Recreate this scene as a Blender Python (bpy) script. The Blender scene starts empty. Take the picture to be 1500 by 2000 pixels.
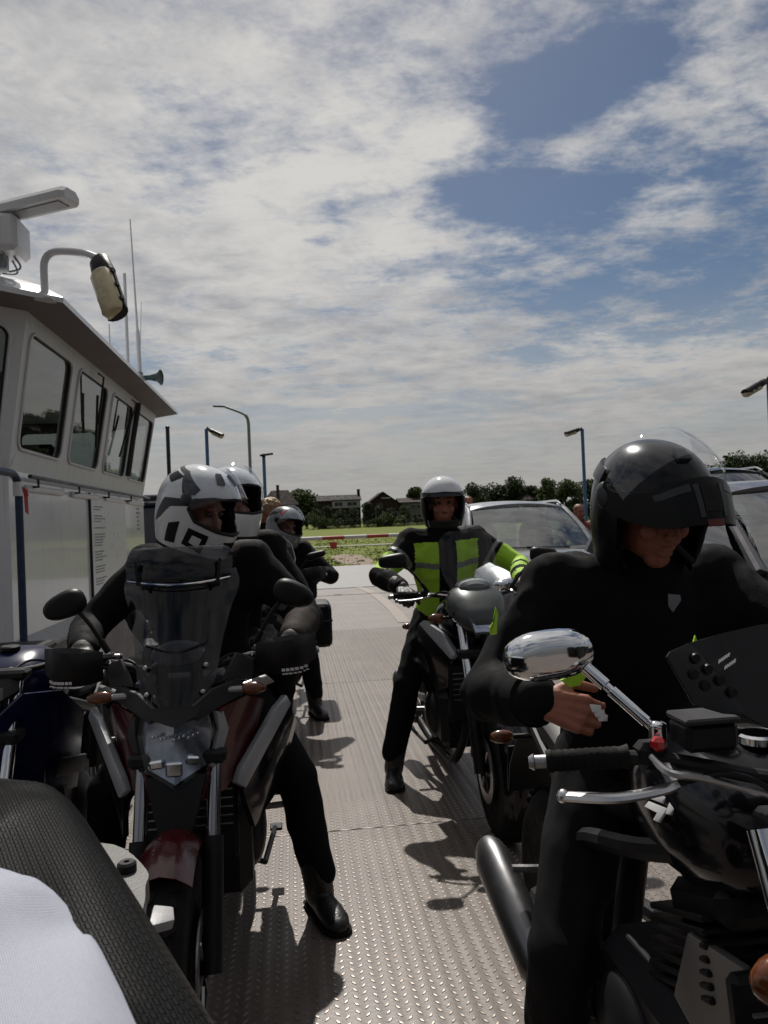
import bpy, bmesh, math, random
from math import sin, cos, pi, radians as R, atan2, sqrt
from mathutils import Vector as V, Matrix as MX, noise as NZ
random.seed(7)
scene = bpy.context.scene
C = scene.collection

# ---------------------------------------------------------------- camera
CAM_H = 1.45
cam_d = bpy.data.cameras.new('camera'); cam = bpy.data.objects.new('camera', cam_d); C.objects.link(cam)
cam_d.sensor_fit = 'VERTICAL'; cam_d.sensor_height = 36.0; cam_d.lens = 27.0
cam_d.clip_start = 0.02; cam_d.clip_end = 6000
cam_d.dof.use_dof = True; cam_d.dof.focus_distance = 1.5; cam_d.dof.aperture_fstop = 16
YAW, PITCH, ROLL = R(6.92), R(.65), R(-2.3)
CM = MX.Rotation(-YAW, 3, 'Z') @ MX.Rotation(pi/2 + PITCH, 3, 'X') @ MX.Rotation(ROLL, 3, 'Z')
cam.matrix_world = MX.Translation((0, 0, CAM_H)) @ CM.to_4x4()
scene.camera = cam
scene.render.resolution_x, scene.render.resolution_y = 768, 1024

def at(px, py, x=None, y=None, z=None):
    """pixel of the 1500x2000 photograph -> the point of its ray on a world plane"""
    d = CM @ V(((px-750)/1500, (1000-py)/1500, -1.0)); o = V((0, 0, CAM_H))
    t = (x-o.x)/d.x if x is not None else (y-o.y)/d.y if y is not None else (z-o.z)/d.z
    return o + d*t

# ---------------------------------------------------------------- sun, sky, exposure
SUN_EL, SUN_AZ = R(51), R(-1)          # azimuth from +Y, positive to the right
sd = bpy.data.lights.new('sun', 'SUN'); sd.energy = 5.0; sd.angle = R(.6); sd.color = (1, .95, .88)
sun = bpy.data.objects.new('sun', sd); C.objects.link(sun)
sdir = V((sin(SUN_AZ)*cos(SUN_EL), cos(SUN_AZ)*cos(SUN_EL), sin(SUN_EL)))
sun.rotation_euler = sdir.to_track_quat('Z', 'Y').to_euler(); sun.location = (0, 0, 30)
vs = scene.view_settings
vs.view_transform = 'Standard'; vs.look = 'None'; vs.exposure = -0.15; vs.gamma = 1.0; vs.use_curve_mapping = False

world = bpy.data.worlds.new('World'); scene.world = world; world.use_nodes = True
def build_sky():
    nt = world.node_tree; nt.nodes.clear(); N = nt.nodes.new; L = nt.links.new
    def math_(op, a, b=None, c=None, clamp=False):
        n = N('ShaderNodeMath'); n.operation = op; n.use_clamp = clamp
        for i, v in enumerate((a, b, c)):
            if v is None: continue
            if isinstance(v, (int, float)): n.inputs[i].default_value = v
            else: L(v, n.inputs[i])
        return n.outputs[0]
    def mix(f, a, b):
        n = N('ShaderNodeMix'); n.data_type = 'RGBA'; n.clamp_factor = True
        for s, v in (('Factor', f), ('A', a), ('B', b)):
            sk = [i for i in n.inputs if i.name == s and i.enabled][0] if s == 'Factor' else [i for i in n.inputs if i.name == s and i.type == 'RGBA'][0]
            if isinstance(v, (tuple, list)): sk.default_value = (*v, 1)
            elif isinstance(v, (int, float)): sk.default_value = v
            else: L(v, sk)
        return [o for o in n.outputs if o.type == 'RGBA'][0]
    def ramp(v, a, b):
        n = N('ShaderNodeMapRange'); n.interpolation_type = 'SMOOTHSTEP'
        L(v, n.inputs[0]); n.inputs[1].default_value = a; n.inputs[2].default_value = b
        return n.outputs[0]
    def noise(vec, scale, detail, rough, dist=0):
        n = N('ShaderNodeTexNoise'); L(vec, n.inputs['Vector']); n.inputs['Scale'].default_value = scale
        n.inputs['Detail'].default_value = detail; n.inputs['Roughness'].default_value = rough; n.inputs['Distortion'].default_value = dist
        return n.outputs['Fac']
    tc = N('ShaderNodeTexCoord'); sp = N('ShaderNodeSeparateXYZ'); L(tc.outputs['Generated'], sp.inputs[0])
    X, Y, Z = sp.outputs
    zc = math_('ADD', math_('MAXIMUM', Z, 0.0), .10)
    px, py = math_('DIVIDE', X, zc), math_('DIVIDE', Y, zc)
    cb = N('ShaderNodeCombineXYZ'); L(px, cb.inputs[0]); L(py, cb.inputs[1]); P = cb.outputs[0]
    sky = N('ShaderNodeTexSky'); sky.sky_type = 'NISHITA'; sky.sun_disc = False
    sky.sun_elevation = SUN_EL; sky.sun_rotation = SUN_AZ; sky.altitude = 0; sky.dust_density = .8
    hs = N('ShaderNodeHueSaturation'); hs.inputs['Saturation'].default_value = 1.18; hs.inputs['Value'].default_value = .66
    L(sky.outputs[0], hs.inputs['Color'])
    # cloud cover: a broken altocumulus sheet, with clear gaps in it
    mp = N('ShaderNodeMapping'); mp.inputs['Location'].default_value = SKY_OFF; mp.inputs['Rotation'].default_value = (0, 0, R(20)); mp.inputs['Scale'].default_value = (1.0, 1.2, 1); L(P, mp.inputs[0])
    big = noise(mp.outputs[0], .75, 3, .5, .0)
    mid = noise(mp.outputs[0], 3.0, 8, .58, .15)
    fine = noise(mp.outputs[0], 13, 7, .62, .1)
    cov = math_('ADD', math_('MULTIPLY', big, .9), math_('ADD', math_('MULTIPLY', mid, .55), math_('MULTIPLY', fine, .42)))
    gapd = None
    for (gx, gy, r, w) in SKY_GAPS:
        dx, dy = math_('SUBTRACT', px, gx), math_('SUBTRACT', py, gy)
        d2 = math_('ADD', math_('MULTIPLY', dx, dx), math_('MULTIPLY', dy, dy))
        g = math_('MULTIPLY', math_('EXPONENT', math_('MULTIPLY', d2, -1/(r*r))), w)
        gapd = g if gapd is None else math_('ADD', gapd, g)
    cov = math_('SUBTRACT', cov, gapd)
    a = ramp(cov, .70, 1.02)
    hz = ramp(Z, .30, .02)
    a = math_('MAXIMUM', a, math_('MULTIPLY', hz, .95))
    # thick parts of the sheet are grey from below, thin parts glow white
    thick = noise(mp.outputs[0], .95, 5, .55, .2)
    tex = noise(mp.outputs[0], 6.5, 8, .62, .2)
    b = ramp(math_('ADD', math_('MULTIPLY', thick, .9), math_('MULTIPLY', tex, .7)), .62, 1.12)
    ccol = mix(b, (8.6, 8.4, 8.1), (4.3, 4.42, 4.85))
    ccol = mix(math_('MULTIPLY', hz, .78), ccol, (5.3, 5.2, 5.05))
    # thin cloud scatters forward: brighter towards the sun, duller away from it
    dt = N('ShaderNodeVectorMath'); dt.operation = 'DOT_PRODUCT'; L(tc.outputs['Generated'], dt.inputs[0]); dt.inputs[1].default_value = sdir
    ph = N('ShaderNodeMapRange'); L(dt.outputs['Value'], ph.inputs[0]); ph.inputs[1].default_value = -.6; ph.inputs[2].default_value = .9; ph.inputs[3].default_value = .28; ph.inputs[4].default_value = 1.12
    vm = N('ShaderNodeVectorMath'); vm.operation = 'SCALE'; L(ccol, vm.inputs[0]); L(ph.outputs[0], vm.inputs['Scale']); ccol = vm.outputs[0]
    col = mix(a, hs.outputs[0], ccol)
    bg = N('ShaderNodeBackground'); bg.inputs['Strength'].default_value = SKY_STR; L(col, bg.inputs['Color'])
    out = N('ShaderNodeOutputWorld'); L(bg.outputs[0], out.inputs[0])
SKY_STR = .075
SKY_OFF = (3.1, 1.7, 0)
# clear gaps: (x, y) on the cloud plane
def sky_p(px, py):
    d = (CM @ V(((px-750)/1500, (1000-py)/1500, -1.0))).normalized(); z = max(d.z, 0)+.10
    return d.x/z, d.y/z
SKY_GAPS = [(*sky_p(985, 375), .15, .44), (*sky_p(1105, 185), .12, .44), (*sky_p(1200, 350), .14, .20), (*sky_p(1250, 90), .09, .20), (*sky_p(620, 470), .05, .2)]
build_sky()

# ---------------------------------------------------------------- materials
MATS = {}
def mat(name, col, rough=.5, metal=0.0, var=.12, vscale=6, bump=0.0, bscale=60, coat=0.0, spec=.5, alpha=1.0, emit=None, sheen=0.0, detail=4, streak=0.0):
    if name in MATS: return MATS[name]
    m = bpy.data.materials.new(name); m.use_nodes = True; nt = m.node_tree; b = nt.nodes['Principled BSDF']
    N = nt.nodes.new; L = nt.links.new
    b.inputs['Roughness'].default_value = rough; b.inputs['Metallic'].default_value = metal
    b.inputs['Specular IOR Level'].default_value = spec
    b.inputs['Coat Weight'].default_value = coat; b.inputs['Coat Roughness'].default_value = .06
    b.inputs['Sheen Weight'].default_value = sheen
    b.inputs['Alpha'].default_value = alpha
    tc = N('ShaderNodeTexCoord')
    nz = N('ShaderNodeTexNoise'); nz.inputs['Scale'].default_value = vscale; nz.inputs['Detail'].default_value = detail; nz.inputs['Roughness'].default_value = .65
    L(tc.outputs['Object'], nz.inputs['Vector'])
    mx = N('ShaderNodeMix'); mx.data_type = 'RGBA'
    A = [i for i in mx.inputs if i.type == 'RGBA']; L(nz.outputs['Fac'], mx.inputs[0])
    A[0].default_value = (*[max(0, c*(1-var*1.6)) for c in col], 1); A[1].default_value = (*[min(1, c*(1+var*1.6)) for c in col], 1)
    cout = [o for o in mx.outputs if o.type == 'RGBA'][0]
    if streak:                                                       # rain and rust runs down painted steel
        mp = N('ShaderNodeMapping'); mp.inputs['Scale'].default_value = (5, 5, .35); L(tc.outputs['Object'], mp.inputs[0])
        ns = N('ShaderNodeTexNoise'); ns.inputs['Scale'].default_value = 3.2; ns.inputs['Detail'].default_value = 6; ns.inputs['Roughness'].default_value = .7; L(mp.outputs[0], ns.inputs['Vector'])
        sr = N('ShaderNodeMapRange'); L(ns.outputs['Fac'], sr.inputs[0]); sr.inputs[1].default_value = .52; sr.inputs[2].default_value = .80; sr.inputs[3].default_value = 0; sr.inputs[4].default_value = streak
        m3 = N('ShaderNodeMix'); m3.data_type = 'RGBA'; B = [i for i in m3.inputs if i.type == 'RGBA']; L(sr.outputs[0], m3.inputs[0]); L(cout, B[0]); B[1].default_value = (col[0]*.50, col[1]*.42, col[2]*.34, 1)
        cout = [o for o in m3.outputs if o.type == 'RGBA'][0]
    L(cout, b.inputs['Base Color'])
    rr = N('ShaderNodeMapRange'); L(nz.outputs['Fac'], rr.inputs[0]); rr.inputs[1].default_value = .3; rr.inputs[2].default_value = .7
    rr.inputs[3].default_value = max(.02, rough*.8); rr.inputs[4].default_value = min(1, rough*1.2); L(rr.outputs[0], b.inputs['Roughness'])
    if bump:
        n2 = N('ShaderNodeTexNoise'); n2.inputs['Scale'].default_value = bscale; n2.inputs['Detail'].default_value = 5; L(tc.outputs['Object'], n2.inputs['Vector'])
        bp = N('ShaderNodeBump'); bp.inputs['Strength'].default_value = bump; bp.inputs['Distance'].default_value = .01; L(n2.outputs['Fac'], bp.inputs['Height']); L(bp.outputs[0], b.inputs['Normal'])
    if emit:
        b.inputs['Emission Color'].default_value = (*emit[:3], 1); b.inputs['Emission Strength'].default_value = emit[3]
    MATS[name] = m; return m

def glass(name, tint=(.9, .95, .95), refl=1.45, rough=.02, opacity=0.0):
    """thin pane: see-through with a mirror-like surface reflection"""
    if name in MATS: return MATS[name]
    m = bpy.data.materials.new(name); m.use_nodes = True; nt = m.node_tree; nt.nodes.clear(); N = nt.nodes.new; L = nt.links.new
    tr = N('ShaderNodeBsdfTransparent'); tr.inputs[0].default_value = (*tint, 1)
    gl = N('ShaderNodeBsdfGlossy'); gl.inputs['Roughness'].default_value = rough; gl.inputs['Color'].default_value = (.95, .95, .95, 1)
    fr = N('ShaderNodeFresnel'); fr.inputs['IOR'].default_value = refl
    tc = N('ShaderNodeTexCoord'); nz = N('ShaderNodeTexNoise'); nz.inputs['Scale'].default_value = 3.0; L(tc.outputs['Object'], nz.inputs['Vector'])
    bp = N('ShaderNodeBump'); bp.inputs['Strength'].default_value = .02; bp.inputs['Distance'].default_value = .05; L(nz.outputs['Fac'], bp.inputs['Height']); L(bp.outputs[0], gl.inputs['Normal'])
    geo = N('ShaderNodeNewGeometry'); ff = N('ShaderNodeMath'); ff.operation = 'SUBTRACT'; ff.use_clamp = True; L(fr.outputs[0], ff.inputs[0]); L(geo.outputs['Backfacing'], ff.inputs[1])
    mx = N('ShaderNodeMixShader'); L(ff.outputs[0], mx.inputs[0]); L(tr.outputs[0], mx.inputs[1]); L(gl.outputs[0], mx.inputs[2])
    o = N('ShaderNodeOutputMaterial')
    if opacity:
        df = N('ShaderNodeBsdfDiffuse'); df.inputs[0].default_value = (.55, .57, .58, 1)
        m2 = N('ShaderNodeMixShader'); m2.inputs[0].default_value = opacity; L(mx.outputs[0], m2.inputs[1]); L(df.outputs[0], m2.inputs[2]); L(m2.outputs[0], o.inputs[0])
    else: L(mx.outputs[0], o.inputs[0])
    MATS[name] = m; return m

# ---------------------------------------------------------------- mesh helpers
def to_obj(name, bm, m, parent=None, smooth=35, loc=None):
    me = bpy.data.meshes.new(name)
    if isinstance(bm, bmesh.types.BMesh):
        bmesh.ops.recalc_face_normals(bm, faces=bm.faces); bm.to_mesh(me); bm.free()
    else: me = bm
    o = bpy.data.objects.new(name, me); C.objects.link(o)
    for mm in (m if isinstance(m, (list, tuple)) else [m]): me.materials.append(mm)
    if smooth:
        me.polygons.foreach_set('use_smooth', [True]*len(me.polygons)); me.set_sharp_from_angle(angle=R(smooth))
    if parent: o.parent = parent
    if loc: o.location = loc
    return o
def tag(o, label, cat, group=None, kind=None):
    if label: o['label'] = label
    if cat: o['category'] = cat
    if group: o['group'] = group
    if kind: o['kind'] = kind
    return o
def thing(name, label, cat, loc=(0, 0, 0), rz=0, group=None):
    o = bpy.data.objects.new(name, None); C.objects.link(o); o.empty_display_size = .1
    o.location = loc; o.rotation_euler = (0, 0, rz); return tag(o, label, cat, group)
def struct(o): o['kind'] = 'structure'; return o
def stuff(o): o['kind'] = 'stuff'; return o
def NB(): return bmesh.new()

def frames(path):
    path = [V(p) for p in path]; n = len(path); out = []
    up = None
    for i, p in enumerate(path):
        t = (path[min(i+1, n-1)] - path[max(i-1, 0)]).normalized()
        if up is None:
            up = V((0, 0, 1)) if abs(t.z) < .9 else V((1, 0, 0))
        s = t.cross(up).normalized(); up = s.cross(t).normalized(); out.append((p, s, up, t))
    return out
def loft(bm, rings, cap=True, closed=True, mi=0):
    vr = [[bm.verts.new(p) for p in r] for r in rings]; n = len(vr[0]); fs = []
    for a, b in zip(vr[:-1], vr[1:]):
        for i in range(n if closed else n-1):
            j = (i+1) % n
            try: fs.append(bm.faces.new((a[i], a[j], b[j], b[i])))
            except ValueError: pass
    if cap and closed:
        for r in (vr[0], vr[-1]):
            try: fs.append(bm.faces.new(r))
            except ValueError: pass
    for f in fs: f.material_index = mi
    return vr
def tube(bm, path, r, n=10, mi=0, flat=1.0):
    fr = frames(path); k = len(fr)
    rs = r if isinstance(r, (list, tuple)) else [r]*k
    loft(bm, [[p + s*cos(2*pi*j/n)*rr + u*sin(2*pi*j/n)*rr*flat for j in range(n)] for (p, s, u, t), rr in zip(fr, rs)], mi=mi)
    return bm
def bend(pts, rad=.05, k=5):
    """polyline with rounded corners"""
    pts = [V(p) for p in pts]; out = [pts[0]]
    for a, b, c in zip(pts[:-2], pts[1:-1], pts[2:]):
        r1 = min(rad, (a-b).length*.48); r2 = min(rad, (c-b).length*.48)
        p, q = b+(a-b).normalized()*r1, b+(c-b).normalized()*r2
        for i in range(k+1):
            t = i/k; out.append(p*(1-t)**2 + b*2*t*(1-t) + q*t*t)
    return out + [pts[-1]]
def box(bm, c, s, bev=0.0, rot=None, mi=0, seg=1):
    t = bmesh.new(); bmesh.ops.create_cube(t, size=1)
    bmesh.ops.scale(t, vec=V(s), verts=t.verts)
    if bev: bmesh.ops.bevel(t, geom=t.edges[:], offset=bev, segments=seg, affect='EDGES', profile=.6)
    mtx = MX.Translation(V(c)) @ (rot.to_4x4() if rot else MX.Identity(4))
    return merge(bm, t, mtx, mi)
def merge(bm, t, mtx=None, mi=0):
    mp = {v: bm.verts.new(mtx @ v.co if mtx else v.co) for v in t.verts}
    for f in t.faces:
        try: nf = bm.faces.new([mp[v] for v in f.verts]); nf.material_index = mi if mi else f.material_index
        except ValueError: pass
    t.free(); return bm
def ell(bm, c, rad, rot=None, nu=16, nv=10, pw=1.0, mi=0):
    c = V(c); rings = []
    sg = lambda v, p: math.copysign(abs(v)**p, v)
    for i in range(1, nv):
        th = pi*i/nv; ring = []
        for j in range(nu):
            ph = 2*pi*j/nu
            p = V((sg(cos(ph), pw)*sg(sin(th), pw)*rad[0], sg(sin(ph), pw)*sg(sin(th), pw)*rad[1], sg(cos(th), pw)*rad[2]))
            ring.append(c + (rot @ p if rot else p))
        rings.append(ring)
    vr = loft(bm, rings, cap=False, mi=mi)
    for r, s in ((vr[0], 1), (vr[-1], -1)):
        p = V((0, 0, s*rad[2])); top = bm.verts.new(c + (rot @ p if rot else p))
        for j in range(nu): f = bm.faces.new((top, r[j], r[(j+1) % nu])); f.material_index = mi
    return bm
def cap_(bm, p0, r0, p1=None, r1=None, n=12):
    """tapered capsule as closed overlapping solids (for fusing)"""
    p0 = V(p0); ell(bm, p0, (r0, r0, r0), nu=n, nv=8)
    if p1 is None: return
    p1 = V(p1); r1 = r0 if r1 is None else r1
    ell(bm, p1, (r1, r1, r1), nu=n, nv=8)
    if (p1-p0).length > 1e-4: tube(bm, [p0, p1], [r0, r1], n=n)
def lathe(bm, prof, origin=(0, 0, 0), axis='X', n=28, mi=0, close=False):
    """prof: (radius, along-axis) pairs"""
    o = V(origin); rings = []
    for r, a in prof:
        ring = []
        for j in range(n):
            c, s = cos(2*pi*j/n)*r, sin(2*pi*j/n)*r
            ring.append(o + {'X': V((a, c, s)), 'Y': V((c, a, s)), 'Z': V((c, s, a))}[axis])
        rings.append(ring)
    if close: rings.append(rings[0]); 
    loft(bm, rings, cap=not close, mi=mi); 
    if close: bmesh.ops.remove_doubles(bm, verts=bm.verts, dist=1e-6)
    return bm
def panel(bm, pts, th=.006, bev=.0, mi=0, nrm=None):
    """a plate over a 3-D outline, with thickness"""
    pts = [V(p) for p in pts]; n = V((0, 0, 0))
    for a, b in zip(pts, pts[1:]+pts[:1]): n += a.cross(b)
    n = (V(nrm) if nrm else n).normalized()
    t = bmesh.new(); f = [t.verts.new(p+n*th/2) for p in pts]; g = [t.verts.new(p-n*th/2) for p in pts]
    k = len(pts); t.faces.new(f); t.faces.new(g[::-1])
    for i in range(k): t.faces.new((f[i], g[i], g[(i+1) % k], f[(i+1) % k]))
    if bev: bmesh.ops.bevel(t, geom=t.edges[:], offset=bev, segments=2, affect='EDGES', profile=.6)
    bmesh.ops.triangulate(t, faces=[q for q in t.faces if len(q.verts) > 4])
    return merge(bm, t, mi=mi)
def mirrorx(pts): return [(-p[0], p[1], p[2]) for p in pts]
def sheet(bm, rows, th=.003, mi=0):
    """thick surface through a grid of points"""
    rows = [[V(p) for p in r] for r in rows]; nr, nc = len(rows), len(rows[0])
    nor = [[None]*nc for _ in range(nr)]
    for i in range(nr):
        for j in range(nc):
            a = rows[min(i+1, nr-1)][j]-rows[max(i-1, 0)][j]; b = rows[i][min(j+1, nc-1)]-rows[i][max(j-1, 0)]
            q = a.cross(b); nor[i][j] = q.normalized() if q.length > 1e-9 else V((0, 0, 1))
    A = [[bm.verts.new(rows[i][j]+nor[i][j]*th/2) for j in range(nc)] for i in range(nr)]
    B = [[bm.verts.new(rows[i][j]-nor[i][j]*th/2) for j in range(nc)] for i in range(nr)]
    def q(*v):
        f = bm.faces.new(v); f.material_index = mi
    for i in range(nr-1):
        for j in range(nc-1):
            q(A[i][j], A[i][j+1], A[i+1][j+1], A[i+1][j]); q(B[i][j], B[i+1][j], B[i+1][j+1], B[i][j+1])
    for i in range(nr-1):
        q(A[i][0], A[i+1][0], B[i+1][0], B[i][0]); q(A[i][-1], B[i][-1], B[i+1][-1], A[i+1][-1])
    for j in range(nc-1):
        q(A[0][j], B[0][j], B[0][j+1], A[0][j+1]); q(A[-1][j], A[-1][j+1], B[-1][j+1], B[-1][j])
    return bm
def screen(bm, rows, th=.003, nc=13, cx=0.0):
    """rows of (z, half width, y at centre, sweep-back at the edge)"""
    return sheet(bm, [[(cx+hw*t, yc+dp*t*t, z-.0*abs(t)) for t in [2*j/(nc-1)-1 for j in range(nc)]] for z, hw, yc, dp in rows], th)
def interp(rows, k):
    """smooth (Catmull-Rom) resampling of a list of tuples"""
    out = []; n = len(rows)
    for i in range(n-1):
        p0, p1, p2, p3 = rows[max(i-1, 0)], rows[i], rows[i+1], rows[min(i+2, n-1)]
        for s in range(k):
            t = s/k
            out.append(tuple(.5*((2*b)+(-a+c)*t+(2*a-5*b+4*c-d)*t*t+(-a+3*b-3*c+d)*t**3) for a, b, c, d in zip(p0, p1, p2, p3)))
    return out+[rows[-1]]
def organic(name, bm, voxel, m, parent, smooth=4, wrinkle=0.0, wscale=9.0, matfn=None, origin=V((0, 0, 0)), seed=0):
    """fuse overlapping closed solids into one continuous skin"""
    me = bpy.data.meshes.new(name+'_src'); bmesh.ops.recalc_face_normals(bm, faces=bm.faces); bm.to_mesh(me); bm.free()
    t = bpy.data.objects.new(name+'_src', me); C.objects.link(t)
    r = t.modifiers.new('r', 'REMESH'); r.mode = 'VOXEL'; r.voxel_size = voxel
    s = t.modifiers.new('s', 'SMOOTH'); s.factor = .5; s.iterations = smooth
    dg = bpy.context.evaluated_depsgraph_get(); dg.update()
    out = bpy.data.meshes.new_from_object(t.evaluated_get(dg)); out.name = name
    bpy.data.objects.remove(t); bpy.data.meshes.remove(me)
    off = V((seed*3.1, seed*1.7, seed*.9))
    if wrinkle:
        nrm = [v.normal.copy() for v in out.vertices]
        for v, n in zip(out.vertices, nrm):
            q = v.co + off
            a = NZ.noise(V((q.x*wscale, q.y*wscale, q.z*wscale*.55)) + NZ.noise_vector(q*wscale*.5)*.9)
            b = NZ.noise(q*wscale*2.7)
            v.co += n*(wrinkle*((1-2*abs(a))*1.0-.5) + wrinkle*.3*b)
    o = to_obj(name, out, m, parent, smooth=0)
    out.polygons.foreach_set('use_smooth', [True]*len(out.polygons))
    if matfn:
        vs_ = out.vertices; idx = [0]*len(out.polygons)
        for i, p in enumerate(out.polygons): idx[i] = matfn(p.center)
        out.polygons.foreach_set('material_index', idx)
    return o
# ================================================================ materials in use
M_white = mat('white_gloss_paint', (.66, .67, .69), .22, var=.05, vscale=2, coat=.5, streak=.45)
M_whitem = mat('white_satin_paint', (.62, .62, .63), .4, var=.07, vscale=5, bump=.05, streak=.5)
M_greyledge = mat('grey_ledge_paint', (.30, .30, .31), .5, var=.12, vscale=4, bump=.1, streak=.6)
M_plinth = mat('brown_grey_plinth', (.10, .095, .10), .55, var=.18, vscale=3, bump=.15)
M_soffit = mat('brown_soffit', (.17, .145, .135), .6, var=.12, vscale=3, bump=.05)
M_navy = mat('navy_paint', (.007, .010, .024), .45, var=.3, vscale=5, bump=.1)
M_blue = mat('blue_post_paint', (.05, .14, .26), .45, var=.3, vscale=9, bump=.1)
M_chip = mat('chipped_blue_paint', (.010, .022, .055), .5, var=.9, vscale=30, bump=.3)
M_black = mat('black_plastic', (.008, .008, .009), .45, var=.25, vscale=15, bump=.06, bscale=250, spec=.22)
M_blackg = mat('black_gloss', (.005, .005, .007), .14, var=.2, vscale=9, coat=.25, spec=.3)
M_rubber = mat('tyre_rubber', (.009, .009, .009), .8, var=.25, vscale=20, bump=.15, spec=.15)
M_chrome = mat('chrome', (.75, .76, .78), .07, 1, var=.05)
M_steel = mat('brushed_steel', (.42, .42, .43), .3, 1, var=.12, vscale=14, bump=.04)
M_alu = mat('cast_aluminium', (.36, .36, .37), .42, 1, var=.12, vscale=20, bump=.08, bscale=200)
M_dsteel = mat('dark_steel', (.014, .014, .016), .45, .3, var=.2, spec=.25)
M_grey = mat('grey_metal_paint', (.22, .23, .24), .45, .2, var=.12, vscale=8)
M_gasket = mat('window_gasket', (.012, .012, .013), .6)
M_pane = glass('window_pane', (.70, .73, .72), 2.7)
M_dark = mat('dark_interior', (.02, .02, .022), .7, var=.2)
M_lens = mat('cream_lens', (.55, .46, .28), .3, var=.25, vscale=18, coat=.3)
M_horn = mat('green_horn_paint', (.02, .06, .055), .4, var=.2)

# ---------------------------------------------------------------- deck
def deck_mat():
    m = bpy.data.materials.new('deck_paint'); m.use_nodes = True; nt = m.node_tree; b = nt.nodes['Principled BSDF']; N = nt.nodes.new; L = nt.links.new
    tc = N('ShaderNodeTexCoord')
    def nz(s, d, r=.6):
        n = N('ShaderNodeTexNoise'); n.inputs['Scale'].default_value = s; n.inputs['Detail'].default_value = d; n.inputs['Roughness'].default_value = r; L(tc.outputs['Object'], n.inputs['Vector']); return n.outputs['Fac']
    r1 = N('ShaderNodeValToRGB'); e = r1.color_ramp.elements
    e[0].position, e[0].color = .32, (.098, .079, .066, 1); e[1].position, e[1].color = .68, (.152, .128, .112, 1)
    L(nz(1.7, 8, .7), r1.inputs[0])
    r2 = N('ShaderNodeValToRGB'); e = r2.color_ramp.elements
    e[0].position, e[0].color = .54, (0, 0, 0, 1); e[1].position, e[1].color = .78, (1, 1, 1, 1); L(nz(5.5, 8, .75), r2.inputs[0])
    mx = N('ShaderNodeMix'); mx.data_type = 'RGBA'; A = [i for i in mx.inputs if i.type == 'RGBA']
    f = N('ShaderNodeMath'); f.operation = 'MULTIPLY'; L(r2.outputs[0], f.inputs[0]); f.inputs[1].default_value = .7; L(f.outputs[0], mx.inputs[0])
    L(r1.outputs[0], A[0]); A[1].default_value = (.105, .068, .048, 1)
    # tyre scuffs drawn out along the lanes
    mp = N('ShaderNodeMapping'); mp.inputs['Scale'].default_value = (3.2, .22, 1); L(tc.outputs['Object'], mp.inputs[0])
    sn = N('ShaderNodeTexNoise'); sn.inputs['Scale'].default_value = 1.6; sn.inputs['Detail'].default_value = 7; sn.inputs['Roughness'].default_value = .72; L(mp.outputs[0], sn.inputs['Vector'])
    sr = N('ShaderNodeMapRange'); L(sn.outputs['Fac'], sr.inputs[0]); sr.inputs[1].default_value = .50; sr.inputs[2].default_value = .74; sr.inputs[3].default_value = 0; sr.inputs[4].default_value = .55
    m3 = N('ShaderNodeMix'); m3.data_type = 'RGBA'; B3 = [i for i in m3.inputs if i.type == 'RGBA']; L(sr.outputs[0], m3.inputs[0]); L([o for o in mx.outputs if o.type == 'RGBA'][0], B3[0]); B3[1].default_value = (.052, .044, .039, 1)
    L([o for o in m3.outputs if o.type == 'RGBA'][0], b.inputs['Base Color'])
    b.inputs['Roughness'].default_value = .42; b.inputs['Specular IOR Level'].default_value = .45
    # far tread pattern as fine relief (near part carries real lozenges)
    wv = N('ShaderNodeTexWave'); wv.wave_type = 'BANDS'; wv.bands_direction = 'X'; wv.inputs['Scale'].default_value = 5.6; wv.inputs['Distortion'].default_value = .25; L(tc.outputs['Object'], wv.inputs['Vector'])
    bp = N('ShaderNodeBump'); bp.inputs['Strength'].default_value = .25; bp.inputs['Distance'].default_value = .004; L(wv.outputs['Fac'], bp.inputs['Height'])
    b2 = N('ShaderNodeBump'); b2.inputs['Strength'].default_value = .25; b2.inputs['Distance'].default_value = .003; L(nz(60, 4), b2.inputs['Height']); L(bp.outputs[0], b2.inputs['Normal']); L(b2.outputs[0], b.inputs['Normal'])
    return m
M_deck = deck_mat()
DX0, DX1, DY0, DY1, DEND = -4.9, 8.3, -14.0, 17.0, 25.7
bm = NB(); box(bm, ((DX0+DX1)/2, (DY0+DY1)/2, -.505), (DX1-DX0, DY1-DY0, .98)); deck = struct(to_obj('deck', bm, M_plinth))
ys = [DY0] + [3.64+3.34*k for k in range(-5, 5)]; ys = [y for y in ys if y < DY1-.5] + [DY1]
xs = [DX0, -2.9, -1.05, 1.95, 4.95, DX1]
plate_i = 0
for y0, y1 in zip(ys[:-1], ys[1:]):
    for x0, x1 in zip(xs[:-1], xs[1:]):
        bm = NB(); h = .012; dz = random.uniform(-.0012, .0)
        t = bmesh.new(); bmesh.ops.create_cube(t, size=1); bmesh.ops.scale(t, vec=(x1-x0-.006, y1-y0-.008, h), verts=t.verts)
        bmesh.ops.bevel(t, geom=[e for e in t.edges if all(v.co.z > 0 for v in e.verts)], offset=.003, segments=1, affect='EDGES')
        merge(bm, t, MX.Translation(((x0+x1)/2, (y0+y1)/2, -h/2+dz)))
        to_obj('deck_plate', bm, M_deck, deck)
bm = NB()
for y in [q for q in ys[1:-1] if abs(q-3.64) < .1]:                  # weld beads along the seams
    x = -2.0
    while x < 2.4:
        w = random.uniform(.05, .12); ell(bm, (x+w/2, y+random.uniform(-.001, .001), -.001), (w*.55, .004, .004), nu=8, nv=4); x += w*random.choice((1, 1, 1.05, 1.3))
stuff(to_obj('weld_bead', bm, mat('weld_grey', (.20, .18, .165), .45, .5), deck))
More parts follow.
